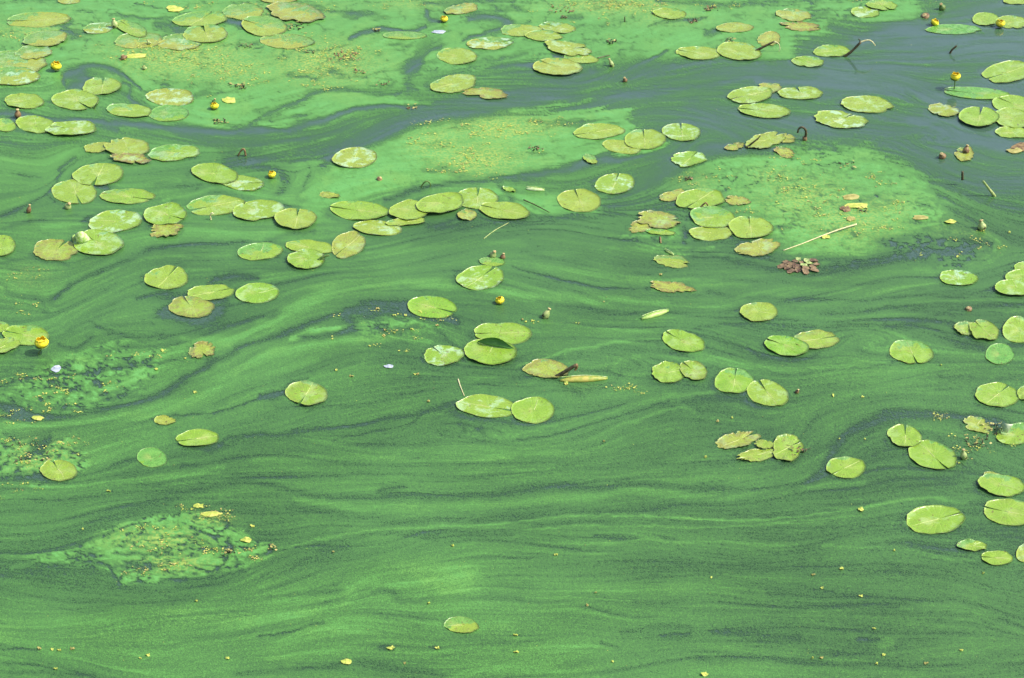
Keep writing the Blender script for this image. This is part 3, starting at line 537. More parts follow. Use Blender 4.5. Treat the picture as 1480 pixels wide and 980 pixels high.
# ------------------------------------------------------------------ lily pads
# (x, y, width, height, tilt, notch direction or None, age, pale, brown, film, ragged, label)
PADS = [
 (55,30,90,21,3,180,.7,.1,.1,.05,.1,"long flat yellow green pad furthest left near the top edge, far row"),
 (22,93,92,36,0,None,.8,.3,.1,.45,.2,"large scum veiled pad beside the left edge, left of the upper yellow flower"),
 (16,112,84,26,0,None,.6,.9,.0,.55,.1,"lower of two scum veiled pads at the left edge by the upper yellow flower"),
 (50,77,54,20,4,None,1,.4,.2,.3,.3,"faded tan pad just above the upper left yellow flower"),
 (65,59,66,23,6,None,.9,.2,.2,.5,.2,"dull tan pad sunk under green film below the long far left pad"),
 (142,42,46,16,8,None,.7,.9,.1,.4,.1,"small far pad with a mint crust, left of the pad tipped by a bud"),
 (200,60,68,23,4,None,1,.2,.3,.3,.2,"tan pad half drowned beneath the slanting pad with a bud at its tip"),
 (191,43,48,19,-20,150,.25,.1,.1,.1,.1,"slanting fresh green pad with a bud standing at its raised left tip"),
 (262,63,60,24,0,None,.9,.5,.2,.4,.3,"tan crusted pad left below the notched far pad, among yellow flakes"),
 (290,29,80,22,3,60,.35,.1,.05,.1,.1,"wide smooth pad near the top edge above another with a dark notch point"),
 (298,51,66,25,0,100,.55,.3,.05,.05,.1,"rounded olive pad with a tiny point in its notch, under a wider pad"),
 (352,18,60,24,0,None,.7,.2,.1,.45,.2,"film covered pad at the top edge right of the wide smooth pad"),
 (382,39,66,28,-4,160,.6,.1,.1,.25,.1,"pad notched on its left beside a dark pool near the top edge"),
 (424,20,82,28,-8,None,1,.3,.55,.15,.4,"reddish tan decaying pad with a black hole at the top left of centre"),
 (415,61,78,21,-2,None,1,.1,.2,.35,.2,"long dull tan pad lying under scum, right of the notched pad by the dark pool"),
 (100,2,32,10,0,None,.9,.4,.3,.1,.2,"little tan pad cut by the top edge at upper left"),
 (402,-2,60,14,0,None,.9,.5,.3,.1,.2,"tan pad cut by the top edge left of centre"),
 (668,14,50,15,8,None,1,.3,.5,.2,.4,"tan wilted pad by the pale yellow bud near the top edge"),
 (586,52,62,12,0,None,.5,.1,.1,.75,.1,"thin pad drowned in scum right of a small brown tuft, upper middle"),
 (660,82,58,24,-3,None,.45,.2,.05,.05,.1,"lone oval yellow green pad with no notch, upper middle, on bright scum"),
 (753,45,60,17,0,None,.55,.2,.1,.25,.2,"dull pad left of three overlapping far pads, upper centre"),
 (708,64,64,18,2,20,.8,1.0,.1,.35,.3,"half drowned pad with a bright blue white crust, upper centre"),
 (807,41,50,16,-5,150,.5,.6,.1,.15,.2,"small crusted pad topmost of the stepped trio, upper centre"),
 (787,54,52,15,-4,None,.5,.3,.1,.05,.2,"narrow pad at the lower left of the stepped trio, upper centre"),
 (840,86,52,13,-3,None,.5,.1,.1,.2,.3,"pad mostly hidden below the split pale pad, upper centre"),
 (821,72,66,20,-10,35,.6,.6,.1,.0,.3,"pale split pad with a torn upper right edge, upper centre"),
 (806,99,70,25,-3,140,.75,.3,.05,.05,.1,"big tan green pad lowest of the upper centre cluster, beside a dark patch"),
 (655,122,68,26,8,None,.5,.3,.1,.0,.3,"torn topped pad with a brown bit at lower left, beside the dark channel"),
 (704,136,68,15,-5,None,.9,.2,.8,.15,.7,"ragged reddish brown pad touching the torn topped pad at the dark channel"),
 (967,21,48,16,-3,None,.5,.1,.1,.15,.1,"small bright pad near top edge right of the yellow flake patch"),
 (1061,41,54,14,0,None,.8,.2,.3,.05,.2,"thin far pad with a dark nick on its lower right, top right of centre"),
 (1010,78,66,18,-2,160,.6,.2,.1,.05,.2,"left one of two touching pads beside the leaning dark stalk"),
 (1068,76,64,25,-7,None,.6,.2,.05,.05,.1,"right one of two touching pads, its end at the foot of the leaning dark stalk"),
 (1112,57,34,20,10,None,1,.1,.4,.15,.4,"tan ragged pad behind the leaning dark stalk at upper right"),
 (1148,23,50,18,-5,None,.9,.3,.3,.2,.4,"tan pad directly above a rust red leaf, upper right"),
 (1157,39,54,13,-5,None,1,.1,1.0,.1,.8,"rust red rotting leaf below a tan pad, upper right"),
 (1250,19,42,16,-3,None,.4,.9,.05,.1,.1,"small pad with a white glint at the top edge, left of a pair"),
 (1274,9,46,14,-3,300,.35,.1,.05,.05,.2,"small pad at the top edge, upper right partner of the pad with a white glint"),
 (1202,75,54,16,0,None,.4,.3,.1,.25,.2,"green pad touching the foot of the forked dark stalk"),
 (1168,90,46,16,-3,150,.35,.3,.1,.2,.2,"small pad below left of the forked dark stalk"),
 (1424,29,38,19,0,None,.4,.1,.05,.1,.2,"pad left of the small yellow flower at the right edge near the top"),
 (1464,33,46,18,-3,None,.5,.3,.05,.1,.2,"pad right of the small yellow flower at the right edge near the top"),
 (1379,43,80,14,0,None,.0,.2,.0,1.3,.2,"pale green sunken pad under open blue water, top right"),
 (1470,2,40,10,0,None,.6,.1,.1,.1,.2,"sliver of a pad in the top right corner"),
 (1458,105,70,30,6,205,.4,.2,.05,.0,.1,"large clean pad at the right edge above the tall stemmed flower's level"),
 (1112,128,34,14,0,None,1,.2,.5,.1,.4,"small tan withered pad wedged between two pads, right of centre above"),
 (1085,139,64,23,6,200,.5,.4,.05,.0,.2,"left pad of the upper right trio, bright with a lower left notch"),
 (1157,136,68,18,0,100,.5,.5,.1,.0,.2,"flat pad at the right of the upper right trio"),
 (1104,161,76,21,-4,175,.45,.3,.05,.0,.2,"lowest pad of the upper right trio, pale with a notch on its left"),
 (1252,152,76,23,-3,None,.6,.5,.1,.0,.2,"long oval pad lying above a split crusted pad in open water"),
 (1215,174,80,23,-6,60,.55,1.0,.05,.0,.4,"split pad with a large mint crust in open water"),
 (1415,136,96,17,-4,175,.15,.1,.0,.75,.1,"long leaf green pad behind the tall stemmed yellow flower"),
 (1363,161,46,20,-10,None,.8,.8,.4,.0,.4,"small tan crusted pad left of the round notched pad at right edge"),
 (1468,153,64,26,-6,145,.35,.1,.0,.05,.1,"upper pad at the right edge, right of the round notched pad"),
 (1465,193,54,15,-4,None,.5,.2,.0,.0,.1,"narrow pad peeping out lowest in the right edge cluster"),
 (1463,173,56,29,-8,None,.5,.2,.0,.0,.1,"middle pad of the right edge cluster, over the narrow one"),
 (1415,172,58,28,-3,85,.35,.1,.0,.0,.1,"round bright pad with a notch at the top, front of the right edge cluster"),
 (1394,224,28,20,0,None,1,.3,.4,.3,.5,"dull brown sunken leaf under a seed head at right"),
 (985,192,57,25,-5,95,.35,.7,.1,.0,.1,"small pad with a white glint and brown tip, above centre right"),
 (866,191,72,22,3,200,.6,.2,.05,.05,.2,"long pad left of the round notched pad on the bright mat edge"),
 (899,214,56,18,-10,None,.7,.2,.05,.0,.1,"pad tucked under the round notched pad on the mat edge"),
 (931,204,60,28,0,92,.6,.2,.0,.0,.05,"round pad with a top notch overlapping the pad beneath, mat edge"),
 (996,231,48,21,3,60,.25,.8,.05,.05,.4,"small green pad with crusted lower edge above a dark tuft"),
 (853,231,22,12,-20,None,.6,.1,.1,.5,.3,"little drowned pad scrap in a dark streak right of the bright mat"),
 (1132,201,34,14,0,None,1,.3,.4,.2,.5,"withered pad scrap left of the hooped stalk"),
 (1106,205,56,21,14,None,.75,.2,.25,.05,.5,"ragged yellow pad under the crooked stalk, left of the hooped stalk"),
 (1134,221,32,13,-18,None,1,.1,.9,.1,.6,"purple brown leaf scrap below the hooped stalk"),
 (1062,213,28,10,10,None,1,.0,.9,.4,.5,"faint reddish sunken scrap at left of the crooked stalk"),
 (513,229,65,30,4,None,.75,.8,.05,.0,.05,"cupped oval dry pad alone at the left end of the bright mat"),
 (888,267,58,29,4,75,.4,.95,.05,.0,.1,"pale silvery pad with a notch top right, right of a round olive pad"),
 (838,292,63,32,-4,105,.7,.1,.05,.0,.03,"round olive pad with a black notch at its top, centre right of the chain"),
 (974,284,40,15,12,None,1,.1,.6,.1,.5,"tan scrap of leaf left of the pad cluster on the mat's left side"),
 (1066,291,34,14,-4,None,1,.2,.7,.05,.6,"pinkish brown shrivelled leaf right of the top pad of the mat side cluster"),
 (1012,290,72,27,3,235,.4,.1,.05,.1,.1,"topmost pad of the mat side cluster with a reddish stalk across its edge"),
 (1028,338,66,22,2,None,.65,.2,.05,.0,.2,"lowest pad of the mat side cluster, its bottom edge scalloped"),
 (1031,316,65,30,-4,None,.4,.2,.05,.5,.05,"middle pad of the mat side cluster, its top half coated with scum"),
 (1084,331,64,32,-3,95,.55,.1,.0,.0,.03,"round pad right of the mat side cluster with a small top notch"),
 (926,329,38,16,15,None,1,.2,.7,.05,.6,"brown leaf at the lower left of the withered cluster"),
 (952,320,62,24,-6,None,.8,.4,.7,.1,.6,"largest torn pad of the withered cluster, with brown top"),
 (955,337,44,8,-5,None,.4,.1,.1,.4,.2,"narrow green leaf strip below the withered cluster"),
 (1098,359,62,26,8,None,1,.4,.5,.0,.5,"tan wilting pad with brown centre below the mat side cluster"),
 (970,379,52,16,-6,None,.7,.1,.4,.35,.5,"faded drowned pad with brown left tip below the withered cluster"),
 (972,416,66,16,-7,None,1,.0,.85,.15,.9,"tattered brown leaf strip left of the round olive centre right pad"),
 (1385,403,56,23,-4,None,.25,.95,.0,.1,.1,"lone pad with a white sheen, right side, left of the right edge trio"),
 (1482,388,34,16,0,None,.3,.1,.0,.0,.1,"topmost of three pads at the right edge, mid height"),
 (1478,403,52,20,0,None,.3,.2,.0,.0,.1,"middle of three pads at the right edge, mid height"),
 (1468,419,64,22,-2,None,.3,.4,.0,.0,.1,"lowest of three pads at the right edge, mid height"),
 (1097,452,55,28,0,None,.55,.15,.15,.0,.03,"round spotted olive pad without notch trailing a pale line to the left"),
 (987,494,63,29,-14,150,.3,.2,.0,.0,.1,"slanted pad with a rolled left lip, at the end of a pale scum thread"),
 (1179,492,65,28,2,15,.5,.1,.4,.0,.15,"yellow pad with a brown central seam overlapped by a green pad"),
 (1136,502,64,28,-10,160,.05,.1,.0,.1,.05,"fresh green pad notched at the left, overlapping the brown seamed pad"),
 (1317,510,63,34,-8,290,.3,.1,.05,.25,.1,"rounded pad with a notch at the bottom, right centre, under the eddy"),
 (1396,476,36,20,-5,None,.45,.2,.3,.0,.3,"smaller left lobe of the bitten pair of pads at right"),
 (1422,480,46,28,-16,140,.35,.1,.3,.0,.3,"larger right pad of the bitten pair at right"),
 (1474,479,52,37,-4,None,.4,.2,.0,.0,.05,"big smooth pad at the right edge just above the sunken round disc"),
 (1445,513,42,31,0,None,.0,.0,.0,1.3,.02,"round plain green pad sunk under the film at right"),
 (642,515,58,28,4,120,.3,.8,.05,.05,.2,"pad left of the folded pad, with a mint crusted right side"),
 (727,483,84,30,-3,190,.3,.1,.05,.0,.12,"large pad behind the folded pad, notched at its left"),
 (708,511,77,37,-4,None,.3,.1,.05,.0,.1,"centre pad with its back edge folded up showing a dark underside"),
 (792,535,66,28,-3,None,.8,.2,.65,.1,.3,"blotched brown pad under the short dark stick"),
 (965,540,48,30,-3,None,.3,.1,.1,.1,.3,"green pad with a white curled bit at its lower left corner"),
 (1002,538,42,26,-18,150,.4,.3,.35,.0,.35,"small torn pad with a brown upper rim, right of the white cornered pad"),
 (1061,552,57,35,2,82,.2,.1,.05,.25,.08,"upper left pad of a diagonal pair, heart shaped with top notch"),
 (1110,570,62,36,-14,125,.45,.3,.05,.0,.1,"lower right pad of a diagonal pair, with a stalk end trailing right"),
 (702,589,84,32,-4,350,.4,.6,.05,.0,.1,"long pad touching the round midribbed pad in the centre"),
 (772,594,62,38,0,None,.3,.1,.0,.05,.03,"round plain pad with an upright midrib, right of the long centre pad"),
 (443,570,61,35,-6,255,.35,.2,.25,.0,.1,"two toned pad with a dark wedge of open water to its left"),
 (287,635,62,25,3,195,.3,.1,.05,.0,.05,"lone elongated pad with a notch at its left, lower left quarter"),
 (220,663,43,28,-6,None,.1,.0,.0,1.0,.03,"dim round pad sunk beneath the scum, lower left"),
 (85,681,54,30,-4,112,.45,.1,.2,.0,.1,"pad with a top notch beside the dark debris at lower left"),
 (239,609,30,12,-4,None,.9,.1,.1,.0,.4,"small yellow rectangular leaf piece above the lone elongated pad"),
 (1068,637,58,26,12,None,.85,.3,.55,.1,.8,"ragged yellow brown leaf, upper left of a torn group at lower right"),
 (1094,659,56,18,8,None,.55,.1,.35,.0,.7,"torn yellow leaf crescent at the bottom of the torn group"),
 (1104,645,28,13,-5,None,.5,.1,.35,.0,.7,"small scrap in the middle of the torn group at lower right"),
 (1138,650,44,38,10,20,.35,.1,.3,.0,.3,"pad with its right side rotted away around a hole"),
 (1308,633,50,32,-10,95,.35,.2,.1,.05,.12,"small pad above left of a big two lobed pad, lower right"),
 (1347,659,72,40,-14,315,.3,.1,.05,.1,.08,"big two lobed pad with a long crease, beside a white budding tip"),
 (1223,677,57,30,-2,225,.35,.1,.1,.1,.08,"yellow green pad notched at lower left, above a green smear"),
 (1412,615,42,22,-18,None,.8,.3,.35,.1,.4,"small tan crusted pad left of the white lipped pad at right"),
 (1466,629,54,30,8,None,.4,.3,.05,.45,.15,"pad at the right edge with a white folded lip on its upper left"),
 (1441,572,64,35,-4,60,.3,.1,.1,.0,.1,"wide pad near the right edge with a short notch at upper right"),
 (1482,571,24,20,0,None,.4,.1,.1,.0,.1,"slice of a pad at the right edge touching the wide notched pad"),
 (1436,690,30,14,-10,None,.6,.3,.3,.0,.3,"little tan leaf riding on the pad at lower right edge"),
 (1447,703,68,30,-8,None,.3,.1,.1,.15,.15,"broad pad near the right edge under a little tan leaf"),
 (1459,742,76,38,-6,168,.35,.1,.15,.0,.06,"big pad cut by the right edge with a deep notch at its left"),
 (1350,753,84,40,2,25,.3,.25,.05,.0,.05,"largest clean pad at lower right, deeply notched toward the right"),
 (1405,790,44,16,-4,None,.4,.1,.1,.35,.15,"flat half sunk pad just above the small notched pad at lower right"),
 (1441,808,45,21,-2,175,.35,.0,.05,.0,.1,"small notched pad lowest at right, under a flat half sunk one"),
 (1482,802,26,26,-8,None,.6,.5,.1,.0,.05,"pale edge of a pad cut by the right side, lowest of all"),
 (667,905,50,23,-6,None,.6,.0,.15,.5,.15,"solitary yellow leaf half coated green near the bottom edge"),
 (8,182,30,18,-6,None,.3,.1,.05,.2,.1,"pad end at the left edge beside a brown seed pod"),
 (34,147,57,23,-2,None,.5,.2,.05,.0,.15,"pad near the left edge just above the brown seed pod"),
 (148,126,56,25,2,85,.5,.2,.05,.05,.08,"pad behind and right of the upper left round pad, faint centre seam"),
 (110,146,68,29,-2,305,.45,.3,.05,.0,.06,"round pad at upper left, overlapping, with a stalk at its lower right"),
 (188,161,65,20,-4,None,.45,.2,.05,.3,.05,"flat pad half scum half tan, left of the crusted upper left pad"),
 (246,142,70,24,-3,None,.9,.9,.1,.1,.15,"tan pad with a bluish crust on its lower side, upper left"),
 (245,165,58,23,0,None,.2,.2,.05,.85,.1,"grass green scum coated pad below the bluish crusted one"),
 (52,181,56,24,-6,None,.4,.2,.1,.05,.15,"left pad of a touching pair below the brown seed pod"),
 (104,188,74,22,3,150,.4,.7,.05,.0,.15,"right pad of a touching pair with a mint crust at its middle"),
 (140,214,40,15,8,None,.8,.2,.2,.05,.4,"small tan pad at the left end of the scalloped decaying clump"),
 (183,215,64,26,-2,None,.7,.2,.25,.05,.35,"scalloped tan pad over brown rotting matter, left upper middle"),
 (190,232,56,15,-5,None,1,.5,1.0,.0,.9,"brown and orange rotting leaf beneath the scalloped tan pad"),
 (253,222,73,23,4,None,.35,.4,.05,.45,.25,"bent pad right of the scalloped clump, centre coated green"),
 (109,279,66,34,-3,285,.45,.2,.1,.0,.08,"pad under a bud, lower left of two overlapping pads at left"),
 (143,254,74,31,4,255,.45,.2,.05,.0,.05,"large pad overlapping the one with the bud, left upper middle"),
 (183,285,76,22,0,335,.3,.1,.2,.15,.15,"flat pad with a small brown wound at its centre, left side"),
 (347,265,66,22,-8,15,.4,.8,.05,.0,.15,"lower right pad of a slanting pair, tip crusted"),
 (310,253,68,27,-10,None,.35,.15,.05,.0,.1,"upper left pad of a slanting pair, left of a yellow bud"),
 (167,321,79,32,7,None,.4,.8,.05,.1,.08,"wide pad with a blue white sheen behind the curled lip pad"),
 (241,333,52,22,8,None,.85,.1,.85,.0,.7,"torn brown edged leaf hanging below a fresh notched pad at left"),
 (239,312,62,31,4,325,.3,.3,.05,.1,.06,"fresh pad notched at lower right above a torn brown leaf"),
 (312,298,82,28,4,200,.5,.2,.05,.3,.06,"pad with a small hooked stalk at its lower rim, left middle row"),
 (373,306,76,28,3,None,.45,.7,.05,.0,.08,"middle row pad with a white glint, left of the yellow speckled pad"),
 (429,319,61,29,0,85,.65,.1,.15,.0,.06,"yellow speckled pad ending the left middle row"),
 (81,363,64,31,0,60,.75,.1,.6,.0,.35,"brown blotched pad left of the pad with the curled lip"),
 (141,353,74,36,-4,130,.35,.4,.0,.05,.05,"bright pad with a curled pale lip at its upper left"),
 (4,356,38,30,0,None,.4,.1,.0,.1,.05,"half pad cut by the left edge at mid left"),
 (377,365,66,24,5,None,.4,.1,.0,.55,.05,"elongated pad with green upper half and yellow lower rim"),
 (447,359,72,19,-4,None,.5,.1,.05,.0,.15,"long pad on top of a pad pair beside a tan leaf, centre left"),
 (443,377,54,29,3,None,.3,.4,.1,.0,.1,"rounded green pad below the long one, with a dark hollow at its right"),
 (504,355,50,36,25,200,.85,.3,.35,.0,.2,"upright tilted tan leaf with purple bruises, centre left"),
 (546,331,71,22,-5,None,.65,.7,.05,.0,.05,"pad under the chain's first pad, glinting at right end"),
 (521,306,84,28,-4,170,.35,.05,.0,.0,.03,"first pad at the left end of the central chain, dark slit at left"),
 (588,323,58,10,4,None,.6,.1,.05,.0,.05,"thin sliver of pad showing under the central chain"),
 (675,312,27,16,0,None,1,.2,.5,.3,.2,"small tan drowned leaf beneath the central chain"),
 (592,307,56,28,3,None,.55,.1,.0,.0,.1,"second pad of the central chain, half covered by the third"),
 (690,288,62,29,-3,88,.45,.3,.0,.0,.08,"pad at the top of the central chain with a faint seam"),
 (637,298,70,28,8,None,.45,.1,.0,.0,.05,"third pad of the central chain, overlapping its neighbours"),
 (731,307,72,25,-5,160,.55,.1,.05,.0,.08,"last pad at the right end of the central chain, dark slit upper left"),
 (476,283,32,9,-6,None,.8,.1,.4,.1,.5,"small curled leaf piece left above the central chain"),
 (736,275,20,7,-15,None,.3,.2,.0,.1,.2,"tiny pale leaf tip right above the central chain"),
 (240,404,64,32,3,62,.5,.1,.05,.0,.05,"heart shaped olive pad with a stub at its right, left middle"),
 (305,424,67,22,5,20,.4,.1,.1,.05,.25,"split narrow pad above the brown blotched round one"),
 (277,446,66,29,-3,110,.65,.1,.6,.0,.2,"brown blotched pad with a hole, in the dark pool at left"),
 (373,425,62,29,4,None,.2,.3,.0,.1,.06,"green fan veined pad right of the dark pool, left middle"),
 (694,403,68,34,5,50,.25,.7,.05,.0,.06,"glossy pad with a white sheen below two pods, centre"),
 (624,445,70,31,-4,340,.15,.05,.0,.1,.04,"clean green pad at the right end of the dark central pool"),
 (712,379,36,13,-3,None,.4,.1,.1,.75,.2,"scum covered pad beneath the two pods, above the glossy pad"),
 (38,486,66,28,-3,158,.3,.1,.05,.1,.08,"pad behind the big yellow flower at the left edge"),
 (8,502,44,22,14,None,.4,.2,.2,.0,.35,"scalloped pad at the left edge below the big flower's pad"),
 (2,474,24,14,0,None,.4,.1,.1,.2,.2,"pad tip at the left edge just above the scalloped one"),
 (292,508,40,22,14,None,.8,.1,.8,.2,1.0,"crumbling brown leaf fragment on the pale lane, left of centre"),
]
PGROUP = "yellow water lily pads floating on the pond"
placed = []
def pad_level(x, y, w, h):
    lv = 0
    for (a, b_, c, d, l) in placed:
        if ((x - a) / ((w + c) * .47)) ** 2 + ((y - b_) / ((h + d) * .47)) ** 2 < 1: lv = max(lv, l + 1)
    placed.append((x, y, w, h, lv)); return lv
def outline(w, h, tilt, notch, ragged, seed, n):
    """outline points in sight-line pixels around the centre, one per angle"""
    r = random.Random(seed); ph = [r.uniform(0, 6.28) for _ in range(8)]; out = []
    ct, st = math.cos(math.radians(tilt)), math.sin(math.radians(tilt))
    bites = [(r.uniform(0, 6.28), r.uniform(.06, .22), r.uniform(.15, .7)) for _ in range(int(ragged * 7 + r.random()))]
    sq = r.uniform(-.02, .02); egg = r.uniform(-.09, .09); nc = r.choice([9, 11, 13]); sc = r.uniform(.000, .005)
    for k in range(n):
        a = 2 * math.pi * k / n
        rad = 1 + sq * math.cos(4 * a + ph[4]) + egg * math.cos(a + ph[5]) * .6 + .018 * math.sin(3 * a + ph[0]) + .012 * math.sin(5 * a + ph[1]) + sc * abs(math.sin(nc * a * .5 + ph[2])) * 2
        fb = sum(mnoise.noise(Vector((math.cos(a) * f, math.sin(a) * f, seed * .71))) * g for f, g in ((1.3, .5), (3, .3), (7, .22), (16, .14)))
        rad += fb * (.05 + min(ragged, .75) * .66)
        for (ba, bw, bd) in bites:
            d = abs((a - ba + math.pi) % (2 * math.pi) - math.pi)
            if d < bw: rad -= bd * min(max(ragged, .12), .5) * (1 - (d / bw) ** 2)
        if notch is not None:
            d = (a - math.radians(notch) + math.pi) % (2 * math.pi) - math.pi
            # rounded lobes beside the sinus, then the narrow cut itself
            rad *= 1 + .045 * math.exp(-((abs(d) - .42) / .25) ** 2)
        x, y = w * .5 * rad * math.cos(a), h * .5 * rad * math.sin(a)
        out.append((x * ct - y * st, -(x * st + y * ct), a))
    return out
def blade_mesh(cx, cy, w, h, tilt, notch, ragged, seed, z, lift):
    """a leaf blade: rings from the stalk point to the rim, cut open at the notch, with a back face a few millimetres below"""
    r = random.Random(seed + 5)
    n = 72; rings = 9
    out = outline(w, h, tilt, notch, ragged, seed, n)
    half = r.uniform(.03, .085) if notch is not None else 0
    n0 = math.radians(notch) if notch is not None else 0
    C = G(cx, cy)
    ct, st = math.cos(math.radians(tilt)), math.sin(math.radians(tilt))
    bx = by = 0
    if notch is not None:                                   # the blade hangs together at the stalk, off centre toward the cut
        bx, by = w * .5 * .16 * math.cos(n0), h * .5 * .16 * math.sin(n0); bx, by = bx * ct - by * st, -(bx * st + by * ct)
    base = G(cx + bx, cy + by)
    V, RAD, ANG, FS = [], [], [], []
    m = n if notch is None else n + 1
    closed = notch is None
    ph = [r.uniform(0, 6.28) for _ in range(4)]; fdir = r.choice([1.2, 1.9, 2.4, 1.5]) 
    fa, fb = math.cos(fdir), math.sin(fdir)
    pitch = (r.uniform(-.012, .012), r.uniform(-.018, .018))
    def opoint(a):
        t = (a / (2 * math.pi) * n) % n; i = int(t) % n; f = t - int(t); p, q = out[i], out[(i + 1) % n]
        return p[0] * (1 - f) + q[0] * f, p[1] * (1 - f) + q[1] * f
    V.append(base + Vector((0, 0, z + .001))); RAD.append(0); ANG.append(0); FS.append(.5)
    for k in range(m):
        if closed: a = 2 * math.pi * k / n
        else:
            t = k / (m - 1); hw = half; a = n0 + hw + (2 * math.pi - 2 * hw) * t
        ox, oy = opoint(a % (2 * math.pi)); P = G(cx + ox, cy + oy)
        for j in range(1, rings + 1):
            u = j / rings; q = base.lerp(P, u)
            if not closed and k in (0, m - 1): 
                sgn = 1 if k == 0 else -1; u2 = u
                q = base.lerp(P, u2)
            zz = z + lift * (.10 * math.sin(2 * a + ph[0]) + .06 * math.sin(5 * a + ph[1])) * u ** 2
            zz += lift * (.30 * max(0, math.sin(a * 1 + ph[2])) ** 3) * u ** 4
            zz += lift * .04 * math.sin(9 * a + ph[3]) * u ** 6 + lift * .35 * mnoise.noise(Vector((math.cos(a) * 2.3 * u, math.sin(a) * 2.3 * u, seed * .31))) * u + lift * .16 * u ** 8
            zz += .0015 * math.sin(u * 3) 
            q.z = max(zz + pitch[0] * (q.x - C.x) + pitch[1] * (q.y - C.y), z - .0015)
            V.append(q); RAD.append(u); ANG.append(a - n0); FS.append(.5 + .5 * u * (math.cos(a) * fa + math.sin(a) * fb))
    F = []
    def idx(k, j): return 1 + (k % n if closed else k) * rings + (j - 1)
    for k in range(n if closed else m - 1):
        F.append((0, idx(k, 1), idx(k + 1, 1)))
        for j in range(1, rings): F.append((idx(k, j), idx(k, j + 1), idx(k + 1, j + 1), idx(k + 1, j)))
    nt_ = len(V); ntop = len(F)
    for v in list(V): V.append(Vector((v.x, v.y, v.z - .0011)))
    RAD += RAD; ANG += ANG; FS += FS
    for f in F[:ntop]: F.append(tuple(i + nt_ for i in f[::-1]))
    ks = list(range(n if closed else m - 1))
    for k in ks: F.append((idx(k + 1, rings), idx(k, rings), idx(k, rings) + nt_, idx(k + 1, rings) + nt_)[::-1])
    if not closed:
        for kk, s in ((0, 1), (m - 1, -1)):
            ch = [0] + [idx(kk, j) for j in range(1, rings + 1)]
            for p, q in zip(ch[:-1], ch[1:]): 
                f = (p, q, q + nt_, p + nt_); F.append(f[::s])
    return V, F, RAD, ANG, FS, base, opoint
def make_pad(i, row):
    x, y, w, h, tilt, notch, age, pale, brown, film, ragged, label = row
    if y < 125 and x < 900 and film < .6: film = min(.58, film + (.28 if x < 480 else .15)); age = min(1, age + .15)
    lv = pad_level(x, y, w, h)
    z = .0052 + .0052 * lv
    if film > .95: z = .0045
    lift = .016 * (.35 if film > .6 else 1) * random.uniform(.6, 1.2)
    V, F, RAD, ANG, FS, base, op = blade_mesh(x, y, w, h, tilt, notch, ragged, 100 + i * 17, z, lift)
    org = Vector((base.x, base.y, 0)); V = [v - org for v in V]
    root = empty("lily_pad", org); setp(root, label, "lily pad", PGROUP)
    if ragged > .75 or "leaf" in label.split("pad")[0] and ragged > .5: root.name = "withered_leaf"; root["category"] = "withered leaf"; root["group"] = "withered leaves among the lily pads"
    me = bpy.data.meshes.new("leaf_blade"); me.from_pydata(V, [], F); me.update()
    for nm, dat in (("rad", RAD), ("ang", ANG), ("fside", FS)):
        at = me.attributes.new(nm, 'FLOAT', 'POINT'); at.data.foreach_set("value", dat)
    me.materials.append(M_LEAF)
    o = link_mesh("leaf_blade", me, None, root)
    for kk, vv in (("age", age), ("pale", pale), ("brown", brown * .8), ("film", film), ("seed", i * .37)): o[kk] = float(vv)
    # raised midrib from stalk to tip, opposite the notch
    if film < .6 and brown < .6 and w > 40:
        a = (math.radians(notch) + math.pi) if notch is not None else math.radians(random.choice([80, 100, 200, 20, 340, 160])) 
        ex, ey = op(a % (2 * math.pi)); P = G(x + ex * .93, y + ey * .93) - org; P.z = z + .002
        b0 = Vector((0, 0, z + .0008)); pts = [b0, b0.lerp(P, .5) + Vector((.003, .002, .0022)), P]
        # lay it on the blade surface
        top = V[:len(V) // 2]
        def zs(p):
            bst = min(top, key=lambda v: (v.x - p.x) ** 2 + (v.y - p.y) ** 2); return bst.z
        Q = []
        for p in smooth_pts(pts, 4):
            p = p.copy(); p.z = zs(p) - .0001; Q.append(p)
        s = pxm(y) 
        V2, F2 = tube_data(Q, [.0016 * (1 - .7 * t / (len(Q) - 1)) for t in range(len(Q))], 5)
        pydata("midrib", V2, F2, M_MIDRIB, root)
    return root, V, z
roots = []
for i, row in enumerate(PADS):
    roots.append(make_pad(i, row))
def pad_at(x, y):
    k = min(range(len(PADS)), key=lambda q: (PADS[q][0] - x) ** 2 + (PADS[q][1] - y) ** 2); return roots[k]

# ------------------------------------------------------------------ the algae sheet and the water under it
DEN, YEL, GRN, FSKY = build_density([(p[0], p[1], p[2], p[3]) for p in PADS if p[9] < .8])
GX, GY = ground(PX.astype(np.float64), PY.astype(np.float64))
nv = NX * NY
co = np.zeros((nv, 3), np.float32); co[:, 0] = GX.ravel(); co[:, 1] = GY.ravel()
co[:, 2] = .0026 + .0010 * DEN.ravel()
ii = (np.arange(NY - 1)[:, None] * NX + np.arange(NX - 1)[None, :])
mx = np.maximum(np.maximum(DEN[:-1, :-1], DEN[1:, :-1]), np.maximum(DEN[:-1, 1:], DEN[1:, 1:]))
keep = (mx > .012)
ii = ii[keep].ravel()
quads = np.stack([ii, ii + NX, ii + NX + 1, ii + 1], 1).astype(np.int32)
me = bpy.data.meshes.new("algae_scum")
me.vertices.add(nv); me.vertices.foreach_set("co", co.ravel())
nf = len(quads); me.loops.add(nf * 4); me.loops.foreach_set("vertex_index", quads.ravel())
me.polygons.add(nf); me.polygons.foreach_set("loop_start", np.arange(0, nf * 4, 4, dtype=np.int32)); me.polygons.foreach_set("loop_total", np.full(nf, 4, np.int32))
me.update(calc_edges=True)
